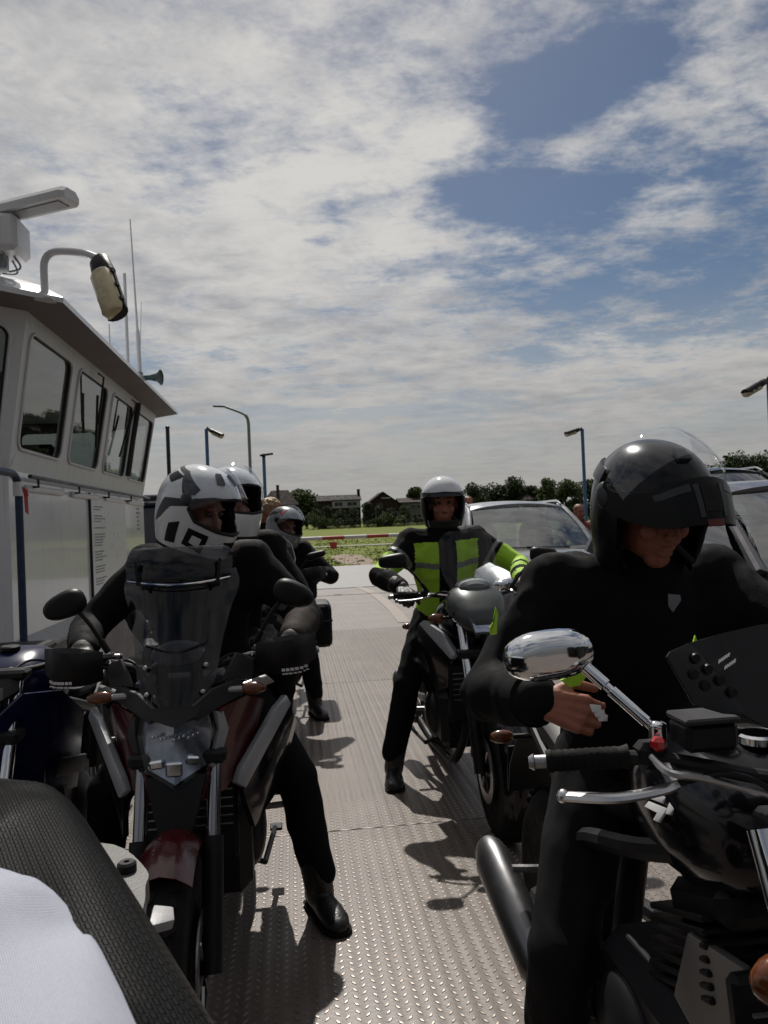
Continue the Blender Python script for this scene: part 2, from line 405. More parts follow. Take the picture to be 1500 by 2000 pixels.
# tread plate: rows of small raised lozenges, alternately slanted
vs_, fs_ = [], []
px_, py_ = .0300, .0360
ix = 0; x = -1.9
while x < 1.75:
    ang = R(38 if ix % 2 else -38); ca, sa = cos(ang), sin(ang); y = 1.75 + (py_/2 if ix % 2 else 0)
    while y < 10.28:
        if not any(abs(y-s) < .014 for s in ys) and not any(abs(x-s) < .012 for s in xs):
            k = len(vs_); l, w, h = .0150, .0052, .0022
            for a, b, z in ((-l, 0, 0), (0, -w, 0), (l, 0, 0), (0, w, 0), (-l*.68, 0, h), (0, -w*.62, h), (l*.68, 0, h), (0, w*.62, h)):
                # long axis lies across / along at the slant
                vs_.append((x + b*ca + a*sa, y + a*ca - b*sa, z-.0006))
            fs_ += [(k+4, k+5, k+6, k+7)]+[(k+i, k+(i+1) % 4, k+4+(i+1) % 4, k+4+i) for i in range(4)]
        y += py_
    x += px_; ix += 1
me = bpy.data.meshes.new('tread_lozenge'); me.from_pydata(vs_, [], fs_); me.update()
stuff(to_obj('tread_lozenge', me, mat('worn_tread_top', (.34, .29, .255), .36, .85, var=.22, vscale=3), deck, smooth=0))
# loading ramp at the end
M_ramp = mat('ramp_concrete_grey', (.125, .12, .115), .5, var=.14, vscale=2, bump=.1)
bm = NB(); box(bm, ((DX0+DX1)/2+.6, (DY1+DEND)/2, -.06), (DX1-DX0-1.6, DEND-DY1-.03, .12), .006); ramp = struct(to_obj('ramp', bm, M_ramp))
bm = NB(); box(bm, ((DX0+DX1)/2+.6, DY1, .004), (DX1-DX0-1.7, .16, .012), .004); to_obj('hinge_strip', bm, M_plinth, ramp)
# faded lane line painted on the deck
M_lane = mat('faded_lane_paint', (.16, .125, .10), .6, var=.25, vscale=6)
pts = [at(a, b, z=.004) for a, b in ((700, 1147), (722, 1155), (748, 1172), (770, 1192), (790, 1215))]
pts = [V(p) for p in interp([tuple(p) for p in pts], 5)]
bm = NB(); fr = frames(pts); a = [bm.verts.new(p+s*.09) for p, s, u, t in fr]; b = [bm.verts.new(p-s*.09) for p, s, u, t in fr]
for i in range(len(a)-1): bm.faces.new((a[i], a[i+1], b[i+1], b[i]))
for v in bm.verts: v.co.z = .0052
struct(to_obj('lane_line', bm, M_lane))
# bulwarks
bm = NB(); box(bm, (DX1-.06, 2, .55), (.10, 30, 1.10), .01); box(bm, (DX1-.06, 2, 1.13), (.18, 30, .06), .015)
tag(to_obj('bulwark', bm, M_navy), 'long navy steel bulwark along the deck behind the parked cars', 'bulwark')

# ---------------------------------------------------------------- river, meadow, far bank
def water_mat():
    m = mat('river_water', (.035, .045, .04), .08, var=.2, vscale=.05, bump=.5, bscale=1.2); return m
bm = NB(); q = [bm.verts.new(p) for p in ((-3000, -3000, -1.0), (3000, -3000, -1.0), (3000, 26.2, -1.0), (-3000, 26.2, -1.0))]; bm.faces.new(q)
struct(to_obj('river', bm, water_mat(), smooth=0))
def grass_mat():
    m = bpy.data.materials.new('meadow_grass'); m.use_nodes = True; nt = m.node_tree; b = nt.nodes['Principled BSDF']; N = nt.nodes.new; L = nt.links.new
    tc = N('ShaderNodeTexCoord'); mp = N('ShaderNodeMapping'); mp.inputs['Scale'].default_value = (.04, .16, 1); L(tc.outputs['Object'], mp.inputs[0])
    n = N('ShaderNodeTexNoise'); n.inputs['Scale'].default_value = 2.2; n.inputs['Detail'].default_value = 9; n.inputs['Roughness'].default_value = .72; L(mp.outputs[0], n.inputs['Vector'])
    r = N('ShaderNodeValToRGB'); e = r.color_ramp.elements; e[0].position, e[0].color = .30, (.088, .116, .015, 1); e[1].position, e[1].color = .70, (.140, .160, .028, 1)
    L(n.outputs['Fac'], r.inputs[0]); L(r.outputs[0], b.inputs['Base Color']); b.inputs['Roughness'].default_value = .9; b.inputs['Specular IOR Level'].default_value = .1
    return m
M_grass = grass_mat()
bm = NB(); rows = [(25.72, -1.3), (25.72, -.10), (26.6, -.06), (40, -.06), (90, -.05), (200, 0), (3500, 0)]
loft(bm, [[(x, y, z) for x in (-3500, -200, -60, -20, 0, 20, 60, 200, 3500)] for y, z in rows], closed=False)
struct(to_obj('meadow', bm, M_grass, smooth=0))
M_soil = mat('bare_soil', (.16, .115, .075), .9, var=.25, vscale=1.5, bump=.3)
def patch(name, x0, x1, y0, y1, z, m, n=28, wob=.35):
    bm = NB(); cx, cy = (x0+x1)/2, (y0+y1)/2
    ring = [((x1-x0)/2*cos(2*pi*i/n)*(1+wob*(random.random()-.5))+cx, (y1-y0)/2*sin(2*pi*i/n)*(1+wob*(random.random()-.5))+cy, z) for i in range(n)]
    bm.faces.new([bm.verts.new(p) for p in ring]); return struct(to_obj(name, bm, m, smooth=0))
patch('path', 1.6, 3.2, 26.6, 36, -.050, M_soil); patch('path', -.9, .9, 26.0, 29, -.050, M_soil)
M_track = mat('pale_track', (.24, .235, .21), .9, var=.15, vscale=1)
bm = NB(); sheet(bm, [[(x, 48+.7*sin(x*.05)+dy, -.03) for x in range(-80, 121, 8)] for dy in (-.7, .7)], .02); struct(to_obj('path', bm, M_track, smooth=0))

M_blade = [mat('grass_blade_%d' % i, c, .8, var=.25, vscale=.6, spec=.15) for i, c in enumerate(((.115, .155, .020), (.135, .170, .028), (.15, .155, .045)))]
vs_, fs_, mi_ = [], [], []
rg = random.Random(3)
for i in range(6000):
    y = 26.4 + rg.random()**2.1*45; x = rg.uniform(-.16*y-4, .48*y+3)
    if 1.7 < x < 3.1 and y < 35 and rg.random() < .8: continue
    if -.8 < x < .8 and y < 28.6 and rg.random() < .8: continue
    if 46.9 < y < 49.1: continue
    cl = NZ.noise(V((x*.35, y*.25, 0)))
    for b in range(4):
        a = rg.uniform(0, 6.28); h = rg.uniform(.035, .09)*(1+.7*cl); w = .022*(1+y/60); bx, by = x+rg.uniform(-.12, .12), y+rg.uniform(-.12, .12); ln = rg.uniform(.02, .13)
        k = len(vs_); vs_ += [(bx-w*cos(a), by-w*sin(a), -.07), (bx+w*cos(a), by+w*sin(a), -.07), (bx+ln*sin(a), by+ln*cos(a), -.06+h)]; fs_.append((k, k+1, k+2)); mi_.append(2 if rg.random() < .05 else (0 if cl+rg.uniform(-.3, .3) > 0 else 1))
me = bpy.data.meshes.new('grass'); me.from_pydata(vs_, [], fs_); me.update(); me.polygons.foreach_set('material_index', mi_)
tag(to_obj('grass', me, M_blade, smooth=0), 'rough green grass of the meadow beyond the ramp', 'grass', kind='stuff')

# ---------------------------------------------------------------- trees and hedges
M_bark = mat('bark', (.06, .045, .035), .9, var=.3, vscale=3)
LEAF = {k: [mat('%s_%d' % (k, i), tuple(c*s for c in col), .75, var=.3, vscale=.25, spec=.15) for i, s in enumerate((.65, 1.0, 1.4))]
        for k, col in (('leaf_dark', (.030, .045, .012)), ('leaf_mid', (.050, .075, .018)), ('leaf_pale', (.075, .10, .030)))}
def leaves(rg, clumps, n, size, squash=.8):
    vs_, fs_, mi_ = [], [], []
    tot = sum(r**2 for *_, r in clumps)
    for cx, cy, cz, r in clumps:
        for i in range(max(8, int(n*r*r/tot))):
            d = V((rg.gauss(0, 1), rg.gauss(0, 1), rg.gauss(0, 1))).normalized()*r*rg.random()**.33*1.02
            p = V((cx+d.x, cy+d.y, cz+d.z*squash)); s = size*rg.uniform(.5, 1.3)
            u = V((rg.gauss(0, 1), rg.gauss(0, 1), rg.gauss(0, 1))).normalized(); w = u.orthogonal().normalized()
            k = len(vs_); vs_ += [p+u*s, p+w*s*.6, p-u*s, p-w*s*.6]; fs_.append((k, k+1, k+2, k+3)); mi_.append(rg.choice((0, 1, 1, 2)))
    me = bpy.data.meshes.new('crown'); me.from_pydata([tuple(v) for v in vs_], [], fs_); me.update(); me.polygons.foreach_set('material_index', mi_)
    return me
def tree(x, y, h, w, leaf, label, seed, group='trees beyond the meadow', n=2600, trunk=.15, squash=.85, z0=0):
    rg = random.Random(seed); t = thing('tree', label, 'tree', (x, y, z0), 0, group)
    bm = NB(); top = h*.8; p = [V((0, 0, -.2))]
    for i in range(1, 6): p.append(V((rg.uniform(-.03, .03)*h, rg.uniform(-.03, .03)*h, top*i/5)))
    tube(bm, p, [h*.035*(1-.16*i) for i in range(6)], 8)
    cl = []
    for i in range(17):
        a = rg.uniform(0, 6.28); zz = rg.uniform(trunk+.06, .90); prof = sin(pi*min(1, max(.12, (zz-trunk+.12)/(1.08-trunk))))**.7
        rr = w/2*prof*rg.uniform(.35, .85); c = V((cos(a)*rr, sin(a)*rr, h*zz)); cl.append((c.x, c.y, c.z, w*rg.uniform(.17, .30)))
        b0 = p[min(4, max(1, int(zz*4)))]; tube(bm, [b0, (b0+c)/2+V((0, 0, h*.03)), c], [h*.014, h*.009, h*.004], 6)
    cl.append((0, 0, h*.72, w*.26))
    to_obj('trunk', bm, M_bark, t)
    to_obj('crown', leaves(rg, cl, int(n*1.5), h*.036, squash), LEAF[leaf], t, smooth=0); return t
def ground_tree(px, top, y, w, leaf, label, seed, **k):
    q = at(px, top, y=y); return tree(q.x, y, q.z-.0, w*y/1500, leaf, label, seed, **k)
ground_tree(597, 945, 215, 70, 'leaf_mid', 'round leafy tree rising between the dark house and the long white-fronted house', 1)
ground_tree(548, 958, 230, 40, 'leaf_dark', 'small dark tree top behind the roof of the dark hip-roofed house', 2)
ground_tree(811, 952, 200, 40, 'leaf_mid', 'slim small tree beside the pale house with two dark windows', 3, trunk=.45)
for i, (px, top, y, w) in enumerate(((925, 940, 170, 70), (962, 936, 175, 80), (1003, 934, 172, 75), (1035, 944, 168, 50))):
    ground_tree(px, top, y, w, 'leaf_dark', 'dark rounded tree of the clump above the roof of the silver car', 10+i, trunk=.0, n=3200)
for i, (px, top, y, w) in enumerate(((1070, 934, 160, 60), (1105, 938, 150, 60), (1150, 940, 150, 70), (1210, 936, 150, 90), (1290, 925, 150, 110), (1365, 905, 145, 110))):
    ground_tree(px, top, y, w, 'leaf_mid' if i < 2 else 'leaf_dark', 'mid green tree near the slim brown house roof, beyond the lamp post' if i < 2 else 'dark tree of the row hidden partly behind the black flip-up helmet', 20+i, trunk=.0, n=2600)
for i, (px, top, y, w) in enumerate(((1430, 888, 130, 110), (1490, 884, 128, 110), (1560, 878, 125, 130), (1650, 885, 120, 130), (1760, 870, 118, 150), (1900, 880, 112, 160))):
    ground_tree(px, top, y, w, 'leaf_dark', 'tall dark tree of the row above the grey car roof', 40+i, trunk=.0, n=3000)
def hedge(px0, px1, top, y, leaf, label, seed):
    rg = random.Random(seed); a, b = at(px0, top, y=y), at(px1, top, y=y); h = a.z; wd = b.x-a.x
    t = thing('hedge', label, 'hedge', ((a.x+b.x)/2, y, 0), 0, 'hedges and shrubs in front of the houses'); cl = []
    for i in range(max(5, int(wd/1.2))):
        cl.append((rg.uniform(-wd/2, wd/2), rg.uniform(-1, 1), rg.uniform(.3, .8)*h*rg.uniform(.6, 1), h*rg.uniform(.25, .42)))
    to_obj('foliage', leaves(rg, cl, 900+int(wd*60), .22, .9), LEAF[leaf], t, smooth=0)
    bm = NB()
    for c in cl: tube(bm, [(c[0], c[1], -.1), (c[0]*.98, c[1], c[2])], [.08, .04], 5)
    stuff(to_obj('stem', bm, M_bark, t))
for i, (a, b, tp, y, lf, lb) in enumerate(((500, 598, 1003, 178, 'leaf_dark', 'dark low hedge in front of the hip-roofed house'), (598, 662, 1000, 180, 'leaf_mid', 'mid green shrubs under the round leafy tree'),
        (655, 742, 1008, 176, 'leaf_dark', 'long clipped dark hedge in front of the long white-fronted house'), (735, 792, 1000, 178, 'leaf_mid', 'shrubs in front of the brown gabled house'), (780, 850, 1003, 176, 'leaf_dark', 'dark shrubs in front of the pale house with two dark windows'),
        (850, 990, 1001, 174, 'leaf_dark', 'dark hedge running behind the silver car'), (990, 1180, 992, 150, 'leaf_dark', 'dark hedge behind the helmeted rider in black'))):
    hedge(a, b, tp, y, lf, lb, 60+i)
for px, top, y, w, n in ((740, 985, 184, 26, 1), (690, 990, 183, 26, 2), (640, 984, 186, 28, 3), (716, 978, 187, 24, 4), (790, 986, 184, 30, 5), (664, 992, 182, 26, 6), (764, 990, 183, 24, 7), (612, 988, 185, 26, 8)):
    ground_tree(px, top, y, w, 'leaf_dark', 'small dark garden tree before the houses', 80+n, group='garden trees', n=900, trunk=.15)
# strip of white flowers at the far side of the meadow
vs_, fs_ = [], []; rg = random.Random(5)
for i in range(2600):
    x = rg.uniform(-45, 60); y = 168+rg.uniform(-.6, .6)+x*.02
    if NZ.noise(V((x*.22, 0, 3))) < -.12: continue
    z = rg.uniform(.15, .75); s = rg.uniform(.08, .2); k = len(vs_)
    vs_ += [(x-s, y, z), (x, y-s*.6, z+s*.4), (x+s, y, z), (x, y+s*.6, z+s*.3)]; fs_.append((k, k+1, k+2, k+3))
me = bpy.data.meshes.new('white_flowers'); me.from_pydata(vs_, [], fs_); me.update()
tag(to_obj('white_flowers', me, mat('white_blossom', (.62, .62, .52), .8), smooth=0), 'strip of white flowers at the far edge of the meadow', 'flowers', kind='stuff')

# ---------------------------------------------------------------- houses
M_win = mat('far_window_glass', (.02, .022, .025), .1, spec=.6)
def house(px0, px1, ridge, eave, y, depth, wall, roofc, ridge_dir, label, wins=(), upper=None, chim=None):
    a, b = at(px0, ridge, y=y), at(px1, ridge, y=y); w = b.x-a.x; cx = (a.x+b.x)/2; hr = a.z; he = at((px0+px1)/2, eave, y=y).z
    t = thing('house', label, 'house', (cx, y, 0)); bm = NB()
    box(bm, (0, depth/2, he/2), (w*.94, depth, he))
    if ridge_dir == 'y': panel(bm, [(-w*.47, .02, he), (w*.47, .02, he), (0, .02, hr*.985)], .05)
    else:
        for s in (-1, 1): panel(bm, [(s*w*.46, .1, he), (s*w*.46, depth-.1, he), (s*w*.46, depth/2, hr*.98)], .05)
    to_obj('wall', bm, wall, t); bm = NB(); o = .35
    if ridge_dir == 'x':
        for s in (0, 1):
            y0 = -o if s == 0 else depth+o
            panel(bm, [(-w/2, y0, he-.15), (w/2, y0, he-.15), (w/2, depth/2, hr), (-w/2, depth/2, hr)], .18)
    elif ridge_dir == 'y':
        for s in (-1, 1): panel(bm, [(s*w/2*1.04, -o, he-.2), (s*w/2*1.04, depth+o, he-.2), (0, depth+o, hr), (0, -o, hr)], .18)
    else:   # hip
        rd = w*.22; e = [(-w/2, -o, he), (w/2, -o, he), (w/2, depth+o, he), (-w/2, depth+o, he)]; r0, r1 = (-rd, depth/2, hr), (rd, depth/2, hr)
        for q in ([e[0], e[1], r1, r0], [e[2], e[3], r0, r1], [e[1], e[2], r1], [e[3], e[0], r0]): panel(bm, q, .15)
    rf = to_obj('roof', bm, roofc, t)
    if chim is not None:
        bm = NB(); box(bm, (chim*w, depth*.5, hr+.35), (.7, .7, 1.9), .03); box(bm, (chim*w, depth*.5, hr+1.35), (.85, .85, .15)); to_obj('chimney', bm, M_brick, rf)
    if upper:
        bm = NB(); u0, u1, z0, z1 = upper; box(bm, ((u0+u1)/2*w, -.12, (z0+z1)/2*hr), ((u1-u0)*w, .25, (z1-z0)*hr), .02); to_obj('cladding', bm, M_housewhite, t)
    for (u, z, ww, hh) in wins:
        bm = NB(); box(bm, (u*w, -.27, z*hr), (ww, .08, hh)); f = to_obj('window', bm, M_housewhite, t)
        bm = NB(); nx = max(1, round(ww/1.1))
        for k in range(nx): box(bm, (u*w-ww/2+(k+.5)*ww/nx, -.32, z*hr), (ww/nx-.16, .03, hh-.16))
        to_obj('pane', bm, M_win, f)
    return t
M_brick = mat('brown_brick', (.045, .030, .025), .85, var=.25, vscale=1.2, spec=.1); M_housewhite = mat('house_white', (.32, .33, .34), .7, var=.08); M_housegrey = mat('pale_render', (.15, .165, .15), .8, var=.1)
M_roofd = mat('dark_roof_tile', (.018, .016, .017), .8, var=.25, vscale=2, spec=.1); M_roofb = mat('brown_roof_tile', (.035, .026, .023), .8, var=.25, vscale=2, spec=.1)
house(508, 583, 958, 987, 195, 9, M_brick, M_roofb, 'hip', 'dark brown house with hipped roof behind the blond-haired person', [(-.2, .32, 1.6, 1.4), (.2, .32, 1.6, 1.4), (-.1, .7, 1, .7)], chim=-.05)
house(618, 706, 968, 977, 192, 9, M_brick, M_roofd, 'x', 'long low house with dark roof and white upper front', [(-.02, .72, 2.0, 1.0), (.28, .72, 2.4, 1.0), (-.3, .3, 2, 1.5), (.1, .3, 2.4, 1.5)], upper=(-.16, .46, .60, .86), chim=.47)
house(712, 783, 962, 986, 190, 10, M_brick, M_roofd, 'y', 'brown gabled house with pale doors between two low houses', [(-.1, .60, 1.2, 1.0), (.12, .30, 1.5, 2.0), (.32, .30, 1.3, 2.0), (-.25, .30, 1.3, 1.3)], upper=(-.05, .2, .80, .84))
house(778, 836, 973, 980, 194, 8, M_housegrey, M_roofb, 'x', 'pale rendered house with two dark windows near the white-helmeted rider', [(-.02, .68, .9, 1.0), (.17, .68, .9, 1.0), (.1, .3, 2.2, 1.4)])
house(1022, 1095, 955, 975, 165, 9, M_brick, M_roofb, 'hip', 'brown hip-roofed house among the trees behind the silver car', [(0, .4, 1.6, 1.2)])
# ================================================================ wheelhouse
WH = thing('wheelhouse', 'white ferry wheelhouse with outward leaning windows and brown overhanging roof', 'wheelhouse', (-3.15, 7.9, 0))
WO = V((-3.15, 7.9, 0))
def wl(p): return V(p)-WO
PLAN = [(-1.9, 10.30), (-1.9, 5.50), (-2.6, 4.85), (-3.7, 4.85), (-4.4, 5.50), (-4.4, 10.30), (-3.7, 10.95), (-2.6, 10.95)]
def offs(d):
    n = len(PLAN); out = []
    for i in range(n):
        p0, p1, p2 = [V((*PLAN[k % n], 0)) for k in (i-1, i, i+1)]
        a, b = (p1-p0).normalized(), (p2-p1).normalized(); na, nb = V((-a.y, a.x, 0)), V((-b.y, b.x, 0))
        c = V((-3.15, 7.9, 0))
        if na.dot(p1-c) < 0: na, nb = -na, -nb
        m = (na+nb).normalized(); out.append(p1+m*d/max(.3, m.dot(na)))
    return out
def ring(d, z): return [V((p.x, p.y, z)) for p in offs(d)]
Z_SILL0, Z_TOP, LEAN = 1.90, 2.965, .185
def band(z): return LEAN*(z-Z_SILL0)/(Z_TOP-Z_SILL0)
bm = NB(); loft(bm, [[wl(p) for p in ring(0, .725)], [wl(p) for p in ring(0, 1.90)]], cap=False); to_obj('lower_wall', bm, M_white, WH, smooth=20)
bm = NB(); loft(bm, [[wl(p) for p in ring(.002, .73)], [wl(p) for p in ring(.13, .655)], [wl(p) for p in ring(.13, .63)]], cap=False); to_obj('ledge', bm, M_greyledge, WH, smooth=20)
bm = NB(); loft(bm, [[wl(p) for p in ring(.128, .632)], [wl(p) for p in ring(.10, .0)]], cap=False); to_obj('plinth', bm, M_plinth, WH, smooth=20)
# window band, cell by cell: a lean wall with rounded openings
def rrect(w, h, r, k=5):
    out = []
    for cx, cy, a0 in ((w/2-r, h/2-r, 0), (-w/2+r, h/2-r, 90), (-w/2+r, -h/2+r, 180), (w/2-r, -h/2+r, 270)):
        for i in range(k+1): a = R(a0+90*i/k); out.append((cx+r*cos(a), cy+r*sin(a)))
    return out
def cell(bmw, A0, B0, A1, B1, win, parent):
    """A0,B0 bottom corners, A1,B1 top corners; win = (u0,u1,v0,v1) opening"""
    A0, B0, A1, B1 = [wl(p) for p in (A0, B0, A1, B1)]
    S = lambda u, v: (A0*(1-u)+B0*u)*(1-v)+(A1*(1-u)+B1*u)*v
    W, H = (B0-A0).length, (A1-A0).length
    u0, u1, v0, v1 = win; cu, cv = (u0+u1)/2, (v0+v1)/2; w, h = (u1-u0)*W, (v1-v0)*H
    inner = rrect(w, h, .085); nin = (S(1, .5)-S(0, .5)).cross(S(.5, 1)-S(.5, 0)).normalized()
    if nin.dot(S(.5, .5)-wl((-3.15, 7.9, 2.4))) > 0: nin = -nin
    P = lambda x, y: S(cu+x/W, cv+y/H)
    outer = []
    for x, y in inner:
        tx = ((1-cu) if x > 0 else cu)*W/max(1e-6, abs(x)); ty = ((1-cv) if y > 0 else cv)*H/max(1e-6, abs(y)); t = min(tx, ty); outer.append([x*t, y*t])
    for cxn, cyn in ((1, 1), (-1, 1), (-1, -1), (1, -1)):       # snap nearest samples to the cell corners
        tgt = (((1-cu) if cxn > 0 else -cu)*W, ((1-cv) if cyn > 0 else -cv)*H)
        k = min(range(len(outer)), key=lambda i: (outer[i][0]-tgt[0])**2+(outer[i][1]-tgt[1])**2); outer[k] = list(tgt)
    loft(bmw, [[P(*q) for q in outer], [P(*q) for q in inner], [P(*q)+nin*.05 for q in inner]], cap=False)
    fb = NB(); k = [P(*q)-nin*.006 for q in inner]; k.append(k[0]); tube(fb, k, .011, 6)
    fr = to_obj('window_frame', fb, M_whitem, parent)
    gb = NB(); k2 = [(P(x*.985, y*.985)+nin*.012) for x, y in inner]; k2.append(k2[0]); tube(gb, k2, .012, 6); to_obj('gasket', gb, M_gasket, fr)
    pb = NB(); v1_ = [pb.verts.new(P(x*.99, y*.99)+nin*.016) for x, y in inner]; v2_ = [pb.verts.new(P(x*.99, y*.99)+nin*.022) for x, y in inner]
    pb.faces.new(v1_); pb.faces.new(v2_[::-1])
    for i in range(len(v1_)): pb.faces.new((v1_[i], v2_[i], v2_[(i+1) % len(v1_)], v1_[(i+1) % len(v1_)]))
    to_obj('pane', pb, M_pane, fr, smooth=0)
bw = NB(); b0, b1 = ring(0, Z_SILL0), ring(LEAN, Z_TOP); npl = len(PLAN)
for i in range(npl):
    j = (i+1) % npl; A0, B0, A1, B1 = b0[i], b0[j], b1[i], b1[j]
    n = 4 if (B0-A0).length > 3 else 1
    for k in range(n):
        f0, f1 = k/n, (k+1)/n
        cell(bw, A0.lerp(B0, f0), A0.lerp(B0, f1), A1.lerp(B1, f0), A1.lerp(B1, f1), (.085, .915, .145, .895), WH)
bmesh.ops.remove_doubles(bw, verts=bw.verts, dist=.002)
to_obj('window_wall', bw, M_whitem, WH, smooth=25)
# roof: soffit, fascia, chamfered top
bm = NB(); loft(bm, [[wl(p) for p in ring(LEAN-.03, 2.96)], [wl(p) for p in ring(.45, 2.985)]], cap=False); to_obj('soffit', bm, M_soffit, WH, smooth=20)
bm = NB(); loft(bm, [[wl(p) for p in ring(.452, 2.983)], [wl(p) for p in ring(.455, 3.018)], [wl(p) for p in ring(.30, 3.12)], [wl(p) for p in ring(.10, 3.20)]], cap=False)
top = [bm.verts.new(wl(p)) for p in ring(.10, 3.20)]; bm.faces.new(top); bmesh.ops.remove_doubles(bm, verts=bm.verts, dist=.001); to_obj('roof', bm, M_white, WH, smooth=20)
bm = NB(); bm.faces.new([bm.verts.new(wl(p)) for p in ring(-.05, 2.955)]); to_obj('ceiling', bm, M_whitem, WH, smooth=0)
bm = NB(); bm.faces.new([bm.verts.new(wl(p)) for p in ring(-.05, 1.0)]); to_obj('cabin_floor', bm, M_dark, WH, smooth=0)
# cabin contents that show through the panes
bm = NB(); box(bm, wl((-3.2, 6.3, 1.75)), (1.1, .7, 1.3), .05); box(bm, wl((-3.15, 8.9, 1.7)), (.9, .8, 1.2), .05); to_obj('console', bm, M_dark, WH)
bm = NB(); c = wl((-2.75, 8.15, 2.15)); tube(bm, [c+V((0, .2*cos(a), .2*sin(a))) for a in [2*pi*i/24 for i in range(25)]], .018, 7)
for a in (90, 210, 330): tube(bm, [c, c+V((0, .2*cos(R(a)), .2*sin(R(a))))], .014, 6)
tube(bm, [c, c+V((-.25, 0, -.2))], .03, 8); to_obj('steering_wheel', bm, M_black, WH)
bm = NB(); box(bm, wl((-3.0, 9.35, 1.75)), (.5, .5, .12), .04); box(bm, wl((-3.0, 9.6, 2.15)), (.46, .12, .75), .05); tube(bm, [wl((-3, 9.35, 1.0)), wl((-3, 9.35, 1.7))], .05); to_obj('helm_chair', bm, M_dark, WH)
# hand rail along the wall, wipers, notice board
bm = NB(); tube(bm, [wl((-1.83, 5.72, 1.866)), wl((-1.83, 10.32, 1.866))], .016, 8)
for y in (5.9, 7.0, 8.1, 9.2, 10.2): tube(bm, [wl((-1.90, y, 1.80)), wl((-1.83, y, 1.80)), wl((-1.83, y, 1.866))], .011, 6)
to_obj('hand_rail', bm, M_navy, WH)
for y in (6.25, 7.42, 8.60, 9.75):
    bm = NB(); box(bm, wl((-1.885, y, 1.79)), (.034, .9, .05), .012); to_obj('vent_strip', bm, M_whitem, WH)
bm = NB(); box(bm, wl((-1.892, 8.35, 1.30)), (.012, 1.55, 1.04), .003); nb = to_obj('notice_board', bm, mat('notice_white', (.60, .61, .63), .3, var=.04), WH)
bm = NB(); box(bm, wl((-1.888, 7.565, 1.30)), (.022, .018, 1.06), .003); to_obj('board_edge', bm, M_gasket, nb)
M_print = mat('grey_print', (.20, .20, .24), .6, var=.3, vscale=40)
rg = random.Random(11); bm = NB(); z = 1.70
for blk in (2, 3, 1, 5, 4, 3, 3):
    for l in range(blk):
        y = 7.70; lim = 7.70+rg.uniform(.22, .44)
        while y < lim:
            w = rg.uniform(.03, .08); box(bm, wl((-1.8848, y+w/2, z)), (.0016, w, .011)); y += w+.012
        z -= .027
    z -= .036
box(bm, wl((-1.8848, 8.75, .86)), (.0016, .13, .022))
stuff(to_obj('printed_text', bm, M_print, nb, smooth=0))
bm = NB()
for r_ in range(6): box(bm, wl((-1.8985, 9.92, 1.72-.05*r_)), (.002, rg.uniform(.12, .22), .022))
stuff(to_obj('printed_text', bm, M_print, WH, smooth=0))
for y, s in ((7.25, 1), (8.75, -1)):
    bm = NB(); x0 = -1.9+band(2.9)+.03
    tube(bm, [wl((x0, y, 2.90)), wl((x0+.05, y, 2.86)), wl((x0-.05, y+.15*s, 2.45))], .009, 6); tube(bm, [wl((x0-.015, y+.02*s, 2.70)), wl((x0-.10, y+.25*s, 2.25))], .012, 6); to_obj('wiper', bm, M_gasket, WH)
bm = NB(); x0 = -1.9+band(2.5)+.045
tube(bm, bend([wl((x0+.06, 9.1, 2.92)), wl((x0+.05, 9.12, 2.86)), wl((x0-.02, 9.12, 2.5)), wl((x0-.09, 9.12, 2.08))], .04), .030, 8); to_obj('window_washer_arm', bm, M_gasket, WH)
bm = NB(); tube(bm, [wl((-2.02, 5.33, 2.72)), wl((-1.98, 5.42, 2.42))], .014, 6); tube(bm, [wl((-2.3, 5.1, 2.9)), wl((-2.02, 5.33, 2.68))], .01, 6); to_obj('wiper', bm, M_gasket, WH)

# ---------------------------------------------------------------- lamps
def lamp_head(parent, base, d, L=.5, w=.075, roll=0):
    """flood light: dark housing, cream lens with clips; d = pointing direction"""
    d = V(d).normalized(); side = d.cross(V((0, 0, 1))).normalized()*(-1 if roll else 1); up = side.cross(d).normalized(); rot = MX((side, d, up)).transposed()
    if roll: up = (V(roll)-d*V(roll).dot(d)).normalized(); side = d.cross(up).normalized(); rot = MX((side, d, up)).transposed()
    base = V(base); bm = NB(); P = lambda x, y, z: base+rot @ V((x, y, z))
    loft(bm, [[P(cos(a)*w*s, y, sin(a)*w*.75*s+.015) for a in [2*pi*i/14 for i in range(14)]] for y, s in ((-.03, .55), (0, .9), (L*.22, 1.06), (L*.28, 1.12), (L*.30, 1.05))])
    loft(bm, [[P(cos(a)*w*1.05, y, max(.0, sin(a))*w*.85+.012) for a in [2*pi*i/14 for i in range(14)]] for y in (L*.28, L*.97)])
    h = to_obj('housing', bm, M_dsteel, parent); bm = NB()
    loft(bm, [[P(cos(a)*w*s, y, -abs(sin(a))**.8*w*.95*s*(1 if sin(a) < 0 else -.2)) for a in [2*pi*i/16 for i in range(16)]] for y, s in ((L*.27, .9), (L*.31, 1), (L*.93, .98), (L*.99, .8), (L*1.0, .5))])
    to_obj('lens', bm, M_lens, parent); bm = NB()
    for s in (-1, 1):
        for y in (.35, .6, .85): box(bm, P(s*w*1.08, L*y, 0), (.016, .03, .028), .004, rot)
    to_obj('clip', bm, M_dsteel, h)
